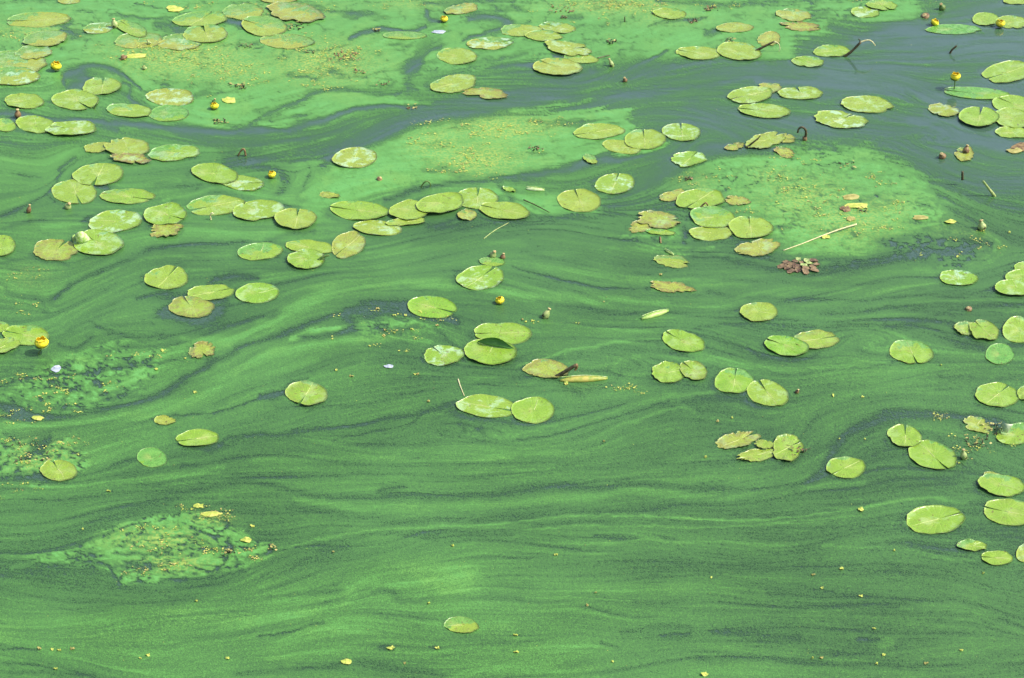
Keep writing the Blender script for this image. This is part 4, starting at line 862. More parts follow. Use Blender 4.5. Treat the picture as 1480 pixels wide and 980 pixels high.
for nm, dat in (("scum", DEN), ("yellow", YEL), ("grain", GRN), ("far_sky_tone", FSKY)):
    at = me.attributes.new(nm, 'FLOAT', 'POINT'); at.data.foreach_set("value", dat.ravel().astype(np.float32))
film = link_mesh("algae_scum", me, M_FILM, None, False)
me.polygons.foreach_set("use_smooth", np.ones(nf, bool))
setp(film, "swirling bright green algae scum spread over the whole pond surface", "algae", None, "stuff")

def water_sheet():
    # one sheet to the horizon; attribute 'outer' is 0 under the modelled scum and 1 beyond it
    yn, yf = ground(740, Y1)[1], ground(740, Y0)[1]
    ys = [-3000, -600, -120, -30, -5, 1.5, yn, yn + .25] + [yn + .25 + (yf - 1.6 - yn) * k / 8 for k in range(1, 8)] + [yf - 1.2, yf, 22, 30, 120, 600, 3000]
    V, F, A = [], [], []
    for yy in ys:
        yc = min(max(yy, yn), yf); t = (yc * CP + CAM_H * SP) / FPX; h1, h0 = 1020 * t, 850 * t
        xs = [-3000, -600, -120, -30, -14, -h1, -h0, 0, h0, h1, 14, 30, 120, 600, 3000]
        for k, xx in enumerate(xs):
            V.append((xx, yy, 0)); A.append(0.0 if (6 <= k <= 8 and yn < yy < yf) else 1.0)
    nx = len(xs)
    for j in range(len(ys) - 1):
        for i in range(nx - 1): F.append((j * nx + i, j * nx + i + 1, (j + 1) * nx + i + 1, (j + 1) * nx + i))
    o = pydata("water", V, F, M_WATER, None, False)
    at = o.data.attributes.new("outer", 'FLOAT', 'POINT'); at.data.foreach_set("value", A)
    setp(o, kind="structure")
water_sheet()

# ------------------------------------------------------------------ flaps and curls that belong to single pads
def flap(root, pts_lo, pts_hi, mat, name, bulge=(0, 0, 0)):
    """a turned-up piece of blade between two rails (world points)"""
    n = 12; V, F = [], []; rows = 6
    def along(P, t):
        P = smooth_pts(P, 6); k = t * (len(P) - 1); i = min(int(k), len(P) - 2); return P[i].lerp(P[i + 1], k - i)
    for th in (0, .002):
        for j in range(rows):
            s = j / (rows - 1)
            for i in range(n):
                t = i / (n - 1); p = along(pts_lo, t).lerp(along(pts_hi, t), s) + Vector(bulge) * math.sin(math.pi * s) * math.sin(math.pi * t)
                V.append(tuple(p - root.location + Vector((0, th, -th * .5))))
    m = n * rows
    for k in (0, 1):
        for j in range(rows - 1):
            for i in range(n - 1):
                f = (k * m + j * n + i, k * m + j * n + i + 1, k * m + (j + 1) * n + i + 1, k * m + (j + 1) * n + i); F.append(f if k == 0 else f[::-1])
    rim = [i for i in range(n)] + [j * n + n - 1 for j in range(1, rows)] + [(rows - 1) * n + i for i in range(n - 2, -1, -1)] + [j * n for j in range(rows - 2, 0, -1)]
    for a, c in zip(rim, rim[1:] + rim[:1]): F.append((a, a + m, c + m, c))
    return pydata(name, V, F, mat, root)
r_, _, zf = pad_at(708, 511)
lo = [G(690, 494, .012), G(705, 499, .016), G(722, 502, .016), G(742, 505, .012)]
hi = [G(690, 493.5, .014), AT(703, 488.5, lo[1].y + .005), AT(722, 489.5, lo[2].y + .01), G(743, 504, .014)]
flap(r_, lo, hi, M_UNDER, "folded_edge", (0, .02, .004))
M_LIP = simple("curled_lip", (.30, .48, .10), (.62, .72, .42), 50, .35)
r_, _, zf = pad_at(141, 353)
lo = [G(110, 340, .014), G(112, 350, .016), G(121, 351, .016), G(132, 346, .014)]
hi = [G(110, 339, .016), AT(109, 338, lo[1].y), AT(119, 334, lo[2].y), G(130, 344, .018)]
flap(r_, lo, hi, M_LIP, "curled_lip", (0, -.02, .015))
r_, _, zf = pad_at(1466, 629)
M_WLIP = simple("white_lip", (.35, .45, .25), (.50, .58, .40), 50, .35)
lo = [G(1448, 616, .014), G(1450, 624, .016), G(1456, 626, .016)]; hi = [G(1446, 614, .018), AT(1452, 612, lo[1].y), AT(1464, 614, lo[2].y)]
flap(r_, lo, hi, M_WLIP, "white_lip", (0, -.01, .006))
r_, _, zf = pad_at(191, 43)

# ------------------------------------------------------------------ flowers, pods, buds
def cup_mesh(R, Hh, a0, span, tip, curl, open_=1.0):
    V, F = [], []; nu, nvv = 7, 6
    for th in (0, 1):
        for j in range(nvv):
            v = j / (nvv - 1)
            prof = R * math.sin(min(math.pi * .5 * (v * 1.25 + .12), math.pi * .62)) * open_ * (1 - curl * v ** 3)
            for i in range(nu):
                u = i / (nu - 1) - .5; wv = span * (1 - (v ** 3) * tip)
                a = a0 + u * wv; rr = prof - th * .0018 - .10 * R * (2 * u) ** 2 * v
                V.append((rr * math.cos(a), rr * math.sin(a), Hh * v - .08 * Hh * (2 * u) ** 2 * v))
    m = nu * nvv
    for k in (0, 1):
        for j in range(nvv - 1):
            for i in range(nu - 1):
                f = (k * m + j * nu + i, k * m + j * nu + i + 1, k * m + (j + 1) * nu + i + 1, k * m + (j + 1) * nu + i); F.append(f if k == 0 else f[::-1])
    rim = [i for i in range(nu)] + [j * nu + nu - 1 for j in range(1, nvv)] + [(nvv - 1) * nu + i for i in range(nu - 2, -1, -1)] + [j * nu for j in range(nvv - 2, 0, -1)]
    for a, c in zip(rim, rim[1:] + rim[:1]): F.append((a, c, c + m, a + m))
    return V, F
def lathe(prof, seg=14):
    V, F = [], []
    for (r, z) in prof:
        for k in range(seg): V.append((r * math.cos(2 * math.pi * k / seg), r * math.sin(2 * math.pi * k / seg), z))
    for j in range(len(prof) - 1):
        for k in range(seg): F.append((j * seg + k, j * seg + (k + 1) % seg, (j + 1) * seg + (k + 1) % seg, (j + 1) * seg + k))
    F.append(tuple(range(seg))[::-1]); F.append(tuple((len(prof) - 1) * seg + k for k in range(seg))); return V, F
def flower(x, y, w, base_y, label, base_x=None, closed=False, lean=(0, 0)):
    """yellow pond lily: x,y centre of the bloom as seen, base_y row where its stalk meets the water"""
    bx = base_x if base_x is not None else x
    B = G(bx, base_y); Cc = AT(x, y, B.y); R = w * .58 * pxm(y)
    root = empty("yellow_lily_flower", (B.x, B.y, 0)); setp(root, label, "flower", "yellow pond lily flowers")
    Hh = R * 1.25; c0 = Vector((Cc.x - B.x, 0, max(Cc.z - Hh * .5, .004)))
    rot = Matrix.Rotation(lean[0], 4, 'X') @ Matrix.Rotation(lean[1], 4, 'Y')
    tilt = lambda V: [tuple(c0 + (rot @ Vector(v))) for v in V]
    for k in range(5):
        V, F = cup_mesh(R * (1 + .03 * (k % 2)), Hh * (1 + .05 * (k % 3)), k * 2 * math.pi / 5 + .3 + bx, 1.65, .35, .42 if closed else .30, .98 + .04 * (k % 2))
        pydata("sepal", tilt(V), F, M_PETAL, root)
    V, F = lathe([(R * .05, 0), (R * .42, R * .1), (R * .5, R * .5), (R * .34, R * .8), (R * .40, R * .9), (R * .36, R * .95), (R * .1, R * .92)]); pydata("stigma", tilt(V), F, M_STIG, root)
    V, F = lathe([(.003, -.004), (R * .5, .0), (R * .85, R * .22), (R * .8, R * .24), (R * .3, R * .1)]); pydata("calyx", tilt(V), F, M_STALK, root)
    tube("stalk", [Vector((0, 0, -.06)), Vector((0, 0, 0)), c0 * .5 + Vector((.002, .003, 0)), c0 + Vector((0, 0, .003))], .0042, .0036, M_STALK, root)
    return root
def pod(x, y, w, hgt, base_y, label, mat=M_POD, base_x=None, lean=0.0, name="seed_pod"):
    """flask shaped seed pod with a ribbed cap; y row of its top"""
    bx = base_x if base_x is not None else x
    B = G(bx, base_y); T = AT(x, y, B.y); s = pxm(base_y); R = w * .5 * s; H = max(T.z, hgt * s * .9)
    root = empty(name, (B.x, B.y, 0)); setp(root, label, "seed pod", "seed pods and buds standing out of the water")
    h0 = max(0.0, T.z - H)
    rot = Matrix.Rotation(lean + .5 * math.sin(x * 1.7), 4, 'Y') @ Matrix.Rotation(.35 * math.sin(y * 2.3), 4, 'X'); f = lambda V: [tuple(rot @ (Vector(v)) + Vector((0, 0, h0 * .0))) for v in V]
    V, F = lathe([(R * .25, -.004), (R * .75, H * .08), (R, H * .28), (R * .92, H * .48), (R * .58, H * .68), (R * .36, H * .80), (R * .34, H * .88)]); pydata("capsule", f(V), F, mat, root)
    V, F = lathe([(R * .30, H * .87), (R * .50, H * .90), (R * .46, H * .97), (R * .2, H * 1.0), (R * .05, H * .96)], 12); pydata("cap", f(V), F, M_CAP, root)
    for k in range(3):
        a = k * 2.1 + x; V, F = cup_mesh(R * .9, H * .35, a, 1.2, .6, .0, 1.15); pydata("sepal_remnant", f(V), F, M_STEMB, root)
    tube("stalk", [Vector((0, 0, -.06)), Vector((.001, 0, -.02)), Vector((0, 0, .004))], .003, .003, M_STALK, root)
    return root
flower(60, 496, 19, 512, "large bright yellow flower standing at the left edge before a pad", 55)
flower(79, 95, 15, 103, "yellow flower tilted over dark water, upper left, beside scum veiled pads", 80, True, (0, .3))
flower(310, 155, 12, 158, "small yellow flower low on the smooth green scum, upper left", None, True)
flower(393, 253, 12, 257, "yellow half open flower beside the slanting pair of pads", None, True)
flower(642, 29, 11, 32, "pale yellow bloom in a dark patch close to the top edge, middle", None, True)
flower(724, 434, 13, 439, "yellow bloom resting on the water in the very centre", None, True, (0, -.3))
flower(1381, 111, 14, 130, "yellow ball flower held high on a straight stalk, right side", 1379)
flower(1349, 33, 12, 37, "yellow flower lying sideways with a green bud, top right", 1350, True, (0, .5))
flower(1446, 34, 13, 40, "yellow flower between two pads at the right edge near the top", None, True)
pod(26, 157, 10, 14, 170, "brown seed pod between pads near the left edge", M_PODR)
pod(168, 27, 10, 15, 41, "greenish bud on the tip of the slanting far pad, upper left", M_POD, 167, -.3)
pod(41, 295, 7, 12, 308, "pink tipped pod alone in open scum near the left edge", M_PODR)
pod(97, 290, 10, 12, 301, "green pod with pink cap below the overlapping pads at left", M_POD)
pod(785, 445, 11, 15, 460, "green flask shaped pod alone right of the central flower", M_POD, 786, .2)
pod(711, 361, 10, 14, 371, "left, greener one of two pods above the glossy centre pad", M_POD)
pod(726, 366, 8, 10, 374, "right, browner one of two pods above the glossy centre pad", M_PODR)
pod(1419, 319, 13, 14, 333, "green pod with a brown cap in open water at right", M_POD, 1420)
pod(1394, 645, 9, 18, 664, "white green budding tip beside the big two lobed pad", M_POD, 1393, .15, "seed_pod") if False else None
pod(886, 84, 7, 12, 97, "thin green bud standing right of the upper centre cluster", M_POD)
pod(904, 110, 7, 8, 118, "tiny brown pod in the middle of the dark channel", M_PODR)
pod(1363, 3, 10, 12, 14, "dark green bud at the top edge, right side", M_STALK)
pod(210, 95, 8, 7, 101, "small round green yellow bud right of the upper left flower", M_POD)
pod(180, 79, 12, 8, 86, "knobby tan pod by a yellow flake streak, upper left", M_PODR)
pod(548, 255, 9, 6, 260, "small reddish pod lying at the lower edge of the bright mat", M_PODR)
pod(1363, 219, 11, 9, 228, "brown seed head low on blue water, right", M_PODR)
pod(1395, 210, 10, 12, 222, "brown seed head on top of a dull sunken leaf", M_PODR)
pod(1392, 650, 10, 16, 664, "white green budding tip beside the big two lobed pad", M_POD, 1393, .2)
pod(1400, 443, 11, 6, 448, "brown pod poking out right of centre, above the bitten pads", M_PODR)
pod(1151, 561, 6, 6, 568, "tiny dark pod trailing the lower right pad of the diagonal pair", M_PODR)
pod(308, 142, 6, 8, 150, "dark little pod just above the small upper left flower", M_STALK)
pod(217, 57, 6, 8, 65, "tiny green bud on scum left of the notched far pad", M_POD)
pod(1337, 20, 14, 6, 25, "brownish bud lying left of the sideways flower, top right", M_PODR)
pod(1205, 862, 5, 4, 866, "speck sized yellow pod adrift at lower right", M_POD) if False else None

# ------------------------------------------------------------------ sticks and stalks
def stalk(label, lines, mats=M_STEMB, name="dead_stalk", cat="stalk"):
    """lines: (part name, base row, [(x, y, dy)], r0 px, r1 px); first point of the first line stands in the water"""
    B = G(lines[0][2][0][0], lines[0][1]); root = empty(name, (B.x, B.y, 0)); setp(root, label, cat, "dead stalks rising from the water")
    for (pn, by, pts, r0, r1, *mt) in lines:
        yy = G(pts[0][0], by).y; s = pxm(by); P = []
        for q in pts:
            v = AT(q[0], q[1], yy + (q[2] if len(q) > 2 else 0)) - root.location; P.append(v)
        tube(pn, P, r0 * s * 1.3, r1 * s * 1.3, mt[0] if mt else mats, root)
    return root
stalk("leaning dark stalk with a thin drooping hook, upper right of centre", [("stem", 75, [(1092, 74), (1103, 68), (1119, 60)], 1.6, 1.1), ("drooping_tip", 75, [(1119, 60), (1125, 63), (1127, 71), (1123, 78)], .6, .4, M_STRAW)])
stalk("forked dark stalk leaning right with a pale twig end, upper right", [("stem", 82, [(1220, 82), (1231, 74), (1244, 61)], 1.6, 1.3), ("side_twig", 82, [(1244, 61), (1241, 56)], .8, .5), ("pale_twig", 82, [(1243, 61), (1254, 58), (1260, 60), (1265, 66)], .9, .5, M_STRAW)])
stalk("short dark bent stalk above the tall stemmed flower", [("stem", 77, [(1373, 77), (1376, 72), (1383, 66)], 1.3, 1.0), ("fine_thread", 77, [(1373, 77), (1365, 80)], .5, .3)])
stalk("hooped brown stalk arching over ragged pads, right of centre", [("stem", 203, [(1153, 192), (1154, 187), (1158, 184), (1163, 186), (1165, 192), (1163, 202)], 1.0, 1.6), ("brown_knob", 203, [(1163, 198), (1163.5, 203)], 2.6, 2.4, M_DEAD)])
stalk("crooked stalk crossing the ragged yellow pad", [("stem", 214, [(1078, 214), (1087, 207), (1096, 200)], 1.2, .9), ("branch", 214, [(1096, 200), (1099, 196)], .8, .5)])
stalk("green stick leaning left in open water at the right edge", [("stem", 284, [(1438, 284), (1431, 275), (1421, 262)], 1.8, 1.3, M_POD)])
stalk("short upright brown stub in open water at right", [("stem", 268, [(1391, 260), (1391, 248)], 1.4, 1.2, M_STEMB)])
stalk("short dark stick with a pink end leaning over the blotched brown pad", [("stem", 545, [(803, 545), (815, 538), (832, 528)], 2.3, 2.0, M_STEMB), ("broken_end", 545, [(832, 527), (834, 530), (831, 535)], 2.2, 1.2, M_DEAD)])
stalk("small looped stalk above the central chain of pads", [("stem", 271, [(608, 271), (613, 264), (618, 262), (622, 266), (621, 272)], .9, .6, M_STALK)])
stalk("tiny bent stalk shaped like a tent, left upper middle", [("stem", 226, [(344, 225), (349, 217), (353, 216), (355, 225)], .9, 1.2, M_DEAD)])
stalk("small hooked stalk at the rim of a left middle row pad", [("stem", 318, [(305, 318), (304, 312), (306, 308), (309, 309)], 1.0, .7, M_STRAW)])
stalk("dark stalk tip at the lower right of the round upper left pad", [("stem", 158, [(136, 158), (138, 153), (141, 149)], 1.2, 1.0, M_STALK)])
stalk("reddish stalk arched over the topmost pad of the mat side cluster", [("stem", 303, [(1009, 303), (1015, 297), (1020, 293), (1023, 297)], 1.0, .9, M_DEAD)])
stalk("green twisted stem in the dark hollow of the rounded pad, centre left", [("stem", 378, [(459, 377), (464, 373), (471, 370), (476, 369)], 1.5, 1.1, M_STALK), ("side_stem", 380, [(470, 383), (480, 388), (494, 391)], .9, .5, M_STALK)])
stalk("thin dark twig standing by flakes near the top, centre right", [("stem", 32, [(903, 32), (903, 24)], .8, .5)])
def lying(label, pts, r0, r1, mat, name, cat, z=.006):
    B = G(*pts[0]); root = empty(name, (B.x, B.y, 0)); setp(root, label, cat)
    s = pxm(pts[0][1]); P = [G(p[0], p[1], z + (p[2] if len(p) > 2 else 0)) - root.location for p in pts]
    tube("straw_stem", P, r0 * s, r1 * s, mat, root); return root
lying("long pale straw lying across the edge of the right green mat", [(1132, 362), (1160, 352), (1185, 342, .005), (1212, 332, .01), (1238, 324, .012)], .7, 1.2, M_STRAW, "straw", "straw")
lying("faint green stem adrift below the right end of the central chain", [(699, 345), (715, 333), (735, 322)], .8, .5, M_POD, "drifting_stem", "stem", .004)
lying("pale submerged root strand above the long centre pad", [(662, 548), (666, 560), (671, 572)], 1.0, .6, M_STRAW, "root_strand", "root", .005)
lying("dark line of stem lying in the bright mat's lower right corner", [(757, 289), (775, 297), (794, 307)], 1.1, .6, M_STEMB, "drifting_stem", "stem", .004)
lying("thin stem beside the small seed clump near the right of top centre", [(864, 84), (872, 82), (881, 80)], 1.2, .8, M_DARK, "drifting_stem", "stem", .005)
lying("short red brown stem standing off the withered cluster's foot", [(954, 343), (955, 351)], 1.6, 1.2, M_DEAD, "drifting_stem", "stem", .006)

# rolled leaves: a blade rolled into a spindle
def rolled(label, a, b_, w, mat, curl=1.35, mat2=None):
    A, Bq = G(*a, .006), G(*b_, .006); root = empty("rolled_leaf", (A.x, A.y, 0)); setp(root, label, "rolled leaf", "young leaves still rolled up")
    s = pxm(a[1]); ax = (Bq - A); side = ax.cross(Vector((0, 0, 1))).normalized(); n, m = 14, 12; V, F = [], []
    for th in (0, 1):
        for i in range(n):
            t = i / (n - 1); c = A.lerp(Bq, t) - root.location; R = w * .5 * s * math.sin(math.pi * min(max(t, .03), .97)) ** .55
            for k in range(m):
                an = math.pi * (curl) * (k / (m - 1)) - math.pi * (curl - 1) * .5
                r2 = R - th * .0015; V.append(tuple(c + side * math.cos(an) * r2 + Vector((0, 0, math.sin(an) * r2 * .8 + R * .15))))
    q = n * m
    for e in (0, 1):
        for i in range(n - 1):
            for k in range(m - 1):
                f = (e * q + i * m + k, e * q + i * m + k + 1, e * q + (i + 1) * m + k + 1, e * q + (i + 1) * m + k); F.append(f if e else f[::-1])
    rim = [k for k in range(m)] + [i * m + m - 1 for i in range(1, n)] + [(n - 1) * m + k for k in range(m - 2, -1, -1)] + [i * m for i in range(n - 2, 0, -1)]
    for a_, c_ in zip(rim, rim[1:] + rim[:1]): F.append((a_, c_, c_ + q, a_ + q))
    pydata("rolled_blade", V, F, mat, root)
    tube("rolled_rim", [A - root.location + Vector((0, 0, w * .45 * s)), A.lerp(Bq, .5) - root.location + Vector((0, 0, w * .58 * s)), Bq - root.location + Vector((0, 0, .01))], .0022, .0014, mat2 or M_LIP, root)
    return root
M_ROLL = simple("rolled_green", (.26, .44, .09), (.42, .56, .18), 30, .4)
M_ROLLY = simple("rolled_ochre", (.22, .32, .05), (.46, .42, .10), 25, .45)
rolled("pale rolled up leaf floating right of the centre, below brown tatters", (927, 461), (966, 449), 11, M_ROLL)
rolled("long ochre rolled leaf beside the short dark stick", (809, 550), (878, 547), 13, M_ROLLY)
rolled("short whitish rolled leaf right above the central chain", (760, 273), (787, 275), 8, M_LIP)
rolled("narrow rolled leaf below the straw at the withered cluster", (961, 361), (974, 369), 5, M_ROLL)

# rosette of small reddish leaves
def rosette(cx, cy, w, h, label, n=26, seed=3, mat=M_DEAD):
    r = random.Random(seed); B = G(cx, cy); root = empty("leaf_rosette", (B.x, B.y, 0)); setp(root, label, "plant")
    for k in range(n):
        t = (k + .5) / n; a = k * 2.399; rr = math.sqrt(t)
        x, y = cx + w * .5 * rr * math.cos(a), cy + h * .5 * rr * math.sin(a); P = G(x, y) - root.location
        s = pxm(cy) * r.uniform(4.4, 6.8) ; a2 = math.atan2(P.y, P.x) + r.uniform(-.5, .5); V = []; tl = r.uniform(.1, .7)
        for th in (0, -.0015):
            for j in range(8):
                b2 = 2 * math.pi * j / 8; u, v = math.cos(b2) * s * 1.15, math.sin(b2) * s * (.95 if j % 2 else .7)
                V.append((P.x + u * math.cos(a2) - v * math.sin(a2), P.y + u * math.sin(a2) + v * math.cos(a2), .008 + (1 - rr) * .007 + max(-.005, -u * tl * .3) + abs(v) * .25 + th))
        F = [(0, 1, 2, 3), (0, 3, 4, 7), (4, 5, 6, 7), (11, 10, 9, 8), (15, 12, 11, 8), (15, 14, 13, 12)] + [(j, j + 8, (j + 1) % 8 + 8, (j + 1) % 8) for j in range(8)]
        pydata("leaf", V, F, mat if k % 5 else M_POD, root, False)
    tube("stem", [Vector((0, 0, -.05)), Vector((0, 0, .01))], .004, .003, M_STEMB, root)
M_ROS = simple("rosette_red", (.075, .042, .030), (.25, .18, .095), 35, .5)
rosette(1157, 386, 56, 22, "floating rosette of small purplish brown leaves right of centre", 19, 3, M_ROS)

# dark rotten tufts
def tuft(x, y, w, h, label, n=9, seed=1, mat=M_DARK):
    r = random.Random(seed + int(x)); B = G(x, y); s = pxm(y); root = empty("rotting_tuft", (B.x, B.y, 0)); setp(root, label, "plant debris", "dark rotting tufts poking through the scum")
    V, F = [], []
    for k in range(n):
        p = Vector((r.uniform(-.5, .5) * w * s, r.uniform(-.5, .5) * w * s * .8, .002)); d = Vector((r.uniform(-1, 1), r.uniform(-1, 1), r.uniform(.3, 1.2))).normalized() * r.uniform(.3, .8) * h * s
        P = [p - Vector((0, 0, .01)), p + d * .5, p + d + Vector((r.uniform(-1, 1), r.uniform(-1, 1), -.6)) * h * s * .25]
        v, f = tube_data(smooth_pts(P, 3), [s * r.uniform(.5, 1.3) * q for q in (1, 1, .9, .9, .8, .6, .4)][:7], 5, len(V)); V += v; F += f
    pydata("rotten_stems", V, F, mat, root, False)["kind"] = "stuff"
    V, F = [], []
    for k in range(n):
        c = Vector((r.uniform(-.5, .5) * w * s * 1.2, r.uniform(-.5, .5) * w * s, .008 + r.random() * .4 * h * s)); q = s * r.uniform(1.0, 2.6); a = r.uniform(0, 3); i0 = len(V)
        for j in range(5):
            b2 = a + j * 1.257; V.append(tuple(c + Vector((math.cos(b2) * q, math.sin(b2) * q * .8, r.uniform(-.6, .6) * q * .6))))
        F.append(tuple(range(i0, i0 + 5)))
    pydata("leaf_shreds", V, F, M_FLAKE2 if r.random() < .5 else M_DEAD, root, False)["kind"] = "stuff"
tuft(345, 126, 22, 12, "dark tuft of rotten stems on smooth scum, upper left", 12)
tuft(318, 178, 20, 9, "grey brown tuft at the border of the upper left mat", 10)
tuft(430, 40, 26, 9, "dark tuft under the reddish decaying pad", 10)
tuft(497, 82, 36, 10, "reddish clump among yellow flakes, upper left of centre", 14, 2, M_DEAD)
tuft(520, 105, 14, 6, "small red brown crumb heap below the reddish clump", 7, 2, M_DEAD)
tuft(545, 45, 10, 6, "brown tuft at the left end of a thin dark streak, top", 6)
tuft(885, 62, 12, 12, "spiky tuft on the bright scum right of the upper centre cluster", 8)
tuft(995, 260, 8, 9, "black tuft beside the dark mat edge, right of centre", 8)
tuft(1003, 32, 14, 8, "dark tuft just under the top edge right of centre", 8)
tuft(1028, 14, 18, 9, "tan spotted tuft at the top edge, right of the yellow pad", 9)
tuft(815, 14, 34, 8, "brown leafy tuft at the top edge, centre", 10, 1, M_DEAD)
tuft(815, 26, 8, 7, "lone black spike tuft near the top edge, centre", 5)
tuft(1055, 60, 12, 8, "dark nub behind the two touching pads", 6)
tuft(552, 122, 20, 6, "faint brown shreds on the mat left of the torn topped pad", 6)
tuft(595, 156, 14, 5, "pinkish shreds at the tip of a dark streak, above the bright mat", 6, 2, M_DEAD)
tuft(775, 215, 18, 7, "dark shreds in the middle of the bright mat", 8)
tuft(448, 76, 12, 6, "tiny black shreds left of the reddish clump", 5)
tuft(355, 67, 20, 6, "black crumb row below the pads by the dark pool", 6)
tuft(1415, 640, 34, 14, "dark crumbly weed at left of the white lipped pad", 16)
tuft(1437, 622, 30, 10, "green black weed clump touching the white lipped pad", 14)
tuft(45, 655, 60, 12, "blackish weed debris in the lower left mat", 16)
tuft(394, 793, 12, 8, "dark shred at the right tip of the lower left island", 7)
tuft(330, 800, 14, 14, "black crack debris in the lower left island", 8)
tuft(1325, 662, 4, 4, "minute twig tuft beside the big two lobed pad", 3) if False else None
tuft(1153, 655, 20, 14, "dark rotten matter in the hole of the half rotted pad", 9, 3, M_DARK)
tuft(1228, 240, 26, 6, "pale grey shreds on the right green mat's top side", 8)
tuft(1250, 304, 16, 6, "dark scrap at the tip of a drowned tan leaf in the right mat", 6)

# scraps of leaf, plastic, shell
def scrap(x, y, w, h, label, mat, name="leaf_scrap", cat="leaf scrap", seed=0, z=.006, group=None):
    r = random.Random(int(x * 7 + y) + seed); B = G(x, y); root = empty(name, (B.x, B.y, 0)); setp(root, label, cat, group); n = 11; V = [(0, 0, z + .004)]
    for k in range(n):
        a = 2 * math.pi * k / n; q = r.uniform(.7, 1.1); P = G(x + w * .5 * q * math.cos(a), y - h * .5 * q * math.sin(a)) - root.location; V.append((P.x, P.y, z + r.uniform(-.002, .007)))
    m = n + 1; V += [(v[0], v[1], v[2] - .002) for v in V]
    F = [(0, k + 1, (k + 1) % n + 1) for k in range(n)] + [(m, m + (k + 1) % n + 1, m + k + 1) for k in range(n)] + [(k + 1, k + 1 + m, (k + 1) % n + 1 + m, (k + 1) % n + 1) for k in range(n)]
    pydata("scrap_body", V, F, mat, root, False); return root
scrap(82, 535, 16, 10, "crumpled bluish white scrap of film below the big left flower", M_WHITE, "plastic_scrap", "litter")
scrap(562, 531, 15, 5, "small white grey feather like scrap left of the centre pads", M_WHITE, "white_scrap", "litter")
scrap(635, 47, 24, 5, "pale bluish flat scrap on scum near the top edge, middle", M_WHITE, "white_scrap", "litter")
scrap(1230, 318, 14, 6, "tan flat leaf scrap in the middle of the right mat", M_FLAKE2)
scrap(1228, 286, 26, 8, "pinkish tan scrap high in the right mat", M_FLAKE2)
scrap(1238, 299, 36, 9, "drowned yellow tan leaf scrap in the right mat", M_FLAKE)
scrap(1222, 303, 16, 9, "mauve brown scrap touching the drowned tan leaf", M_DEAD)
scrap(1193, 344, 14, 6, "yellow scrap under the long pale straw", M_FLAKE)
scrap(1374, 322, 18, 7, "pale yellow scrap left of the green pod at right", M_FLAKE)
scrap(1330, 316, 26, 7, "tan sliver along the right edge of the green mat", M_FLAKE2)
scrap(1476, 214, 34, 14, "curled brown leaf at the right edge below the pad cluster", M_DEAD)
scrap(1465, 219, 24, 8, "yellow tan leaf end left of the curled brown leaf", M_FLAKE2)
scrap(253, 14, 26, 10, "bright yellow crumb mass at the top, left of the wide smooth pad", M_FLAKE)
scrap(330, 146, 22, 10, "yellow scum scrap beside the small upper left flower", M_FLAKE)
scrap(197, 82, 34, 7, "long yellow streak of scum right of the knobby tan pod", M_FLAKE)
scrap(306, 744, 30, 9, "yellow orange crumb patch at the top of the lower left island", M_FLAKE)
scrap(287, 733, 16, 7, "small yellow lump above the orange crumb patch", M_FLAKE)
scrap(356, 782, 20, 8, "greenish yellow scrap near the right end of the lower left island", M_FLAKE)
scrap(1244, 738, 9, 7, "yellow crumb ending a pale scum thread, lower right", M_FLAKE)
scrap(501, 958, 17, 8, "pale yellow speckled crumb near the bottom edge", M_FLAKE)
scrap(565, 938, 13, 5, "yellow green crumb with a dark wake near the bottom", M_FLAKE)
scrap(1018, 976, 12, 7, "bright yellow crumb at the bottom edge, right of centre", M_FLAKE)
scrap(955, 452, 5, 4, "crumb on the rolled leaf", M_FLAKE) if False else None
scrap(818, 555, 8, 5, "small yellow underside bit below the long rolled leaf", M_ROLLY)
scrap(55, 605, 18, 7, "yellow scum scrap by the left edge, above the weed debris", M_FLAKE)
scrap(1340, 20, 18, 5, "tan sliver next to the lying bud, top right", M_FLAKE2) if False else None
def crumb_label(x, y):
    if y > 900: w_ = "along the bottom edge, left quarter" if x < 400 else "near the bottom edge, left of the middle" if x < 700 else "near the bottom edge, right of the middle" if x < 1100 else "in the bottom right corner"
    elif y > 700: w_ = "around the lower left debris island" if x < 500 else "on plain scum below the centre" if x < 900 else "on plain scum below the right hand pads"
    elif x < 330: w_ = "left of the centre, between the big flower and the lone elongated pad"
    elif x < 660: w_ = "left of the centre pads, by the dark central pool"
    elif x < 900: w_ = "close to the centre pads and flask shaped pod"
    else: w_ = "among the pads right of centre"
    return "tiny yellow crumb " + w_
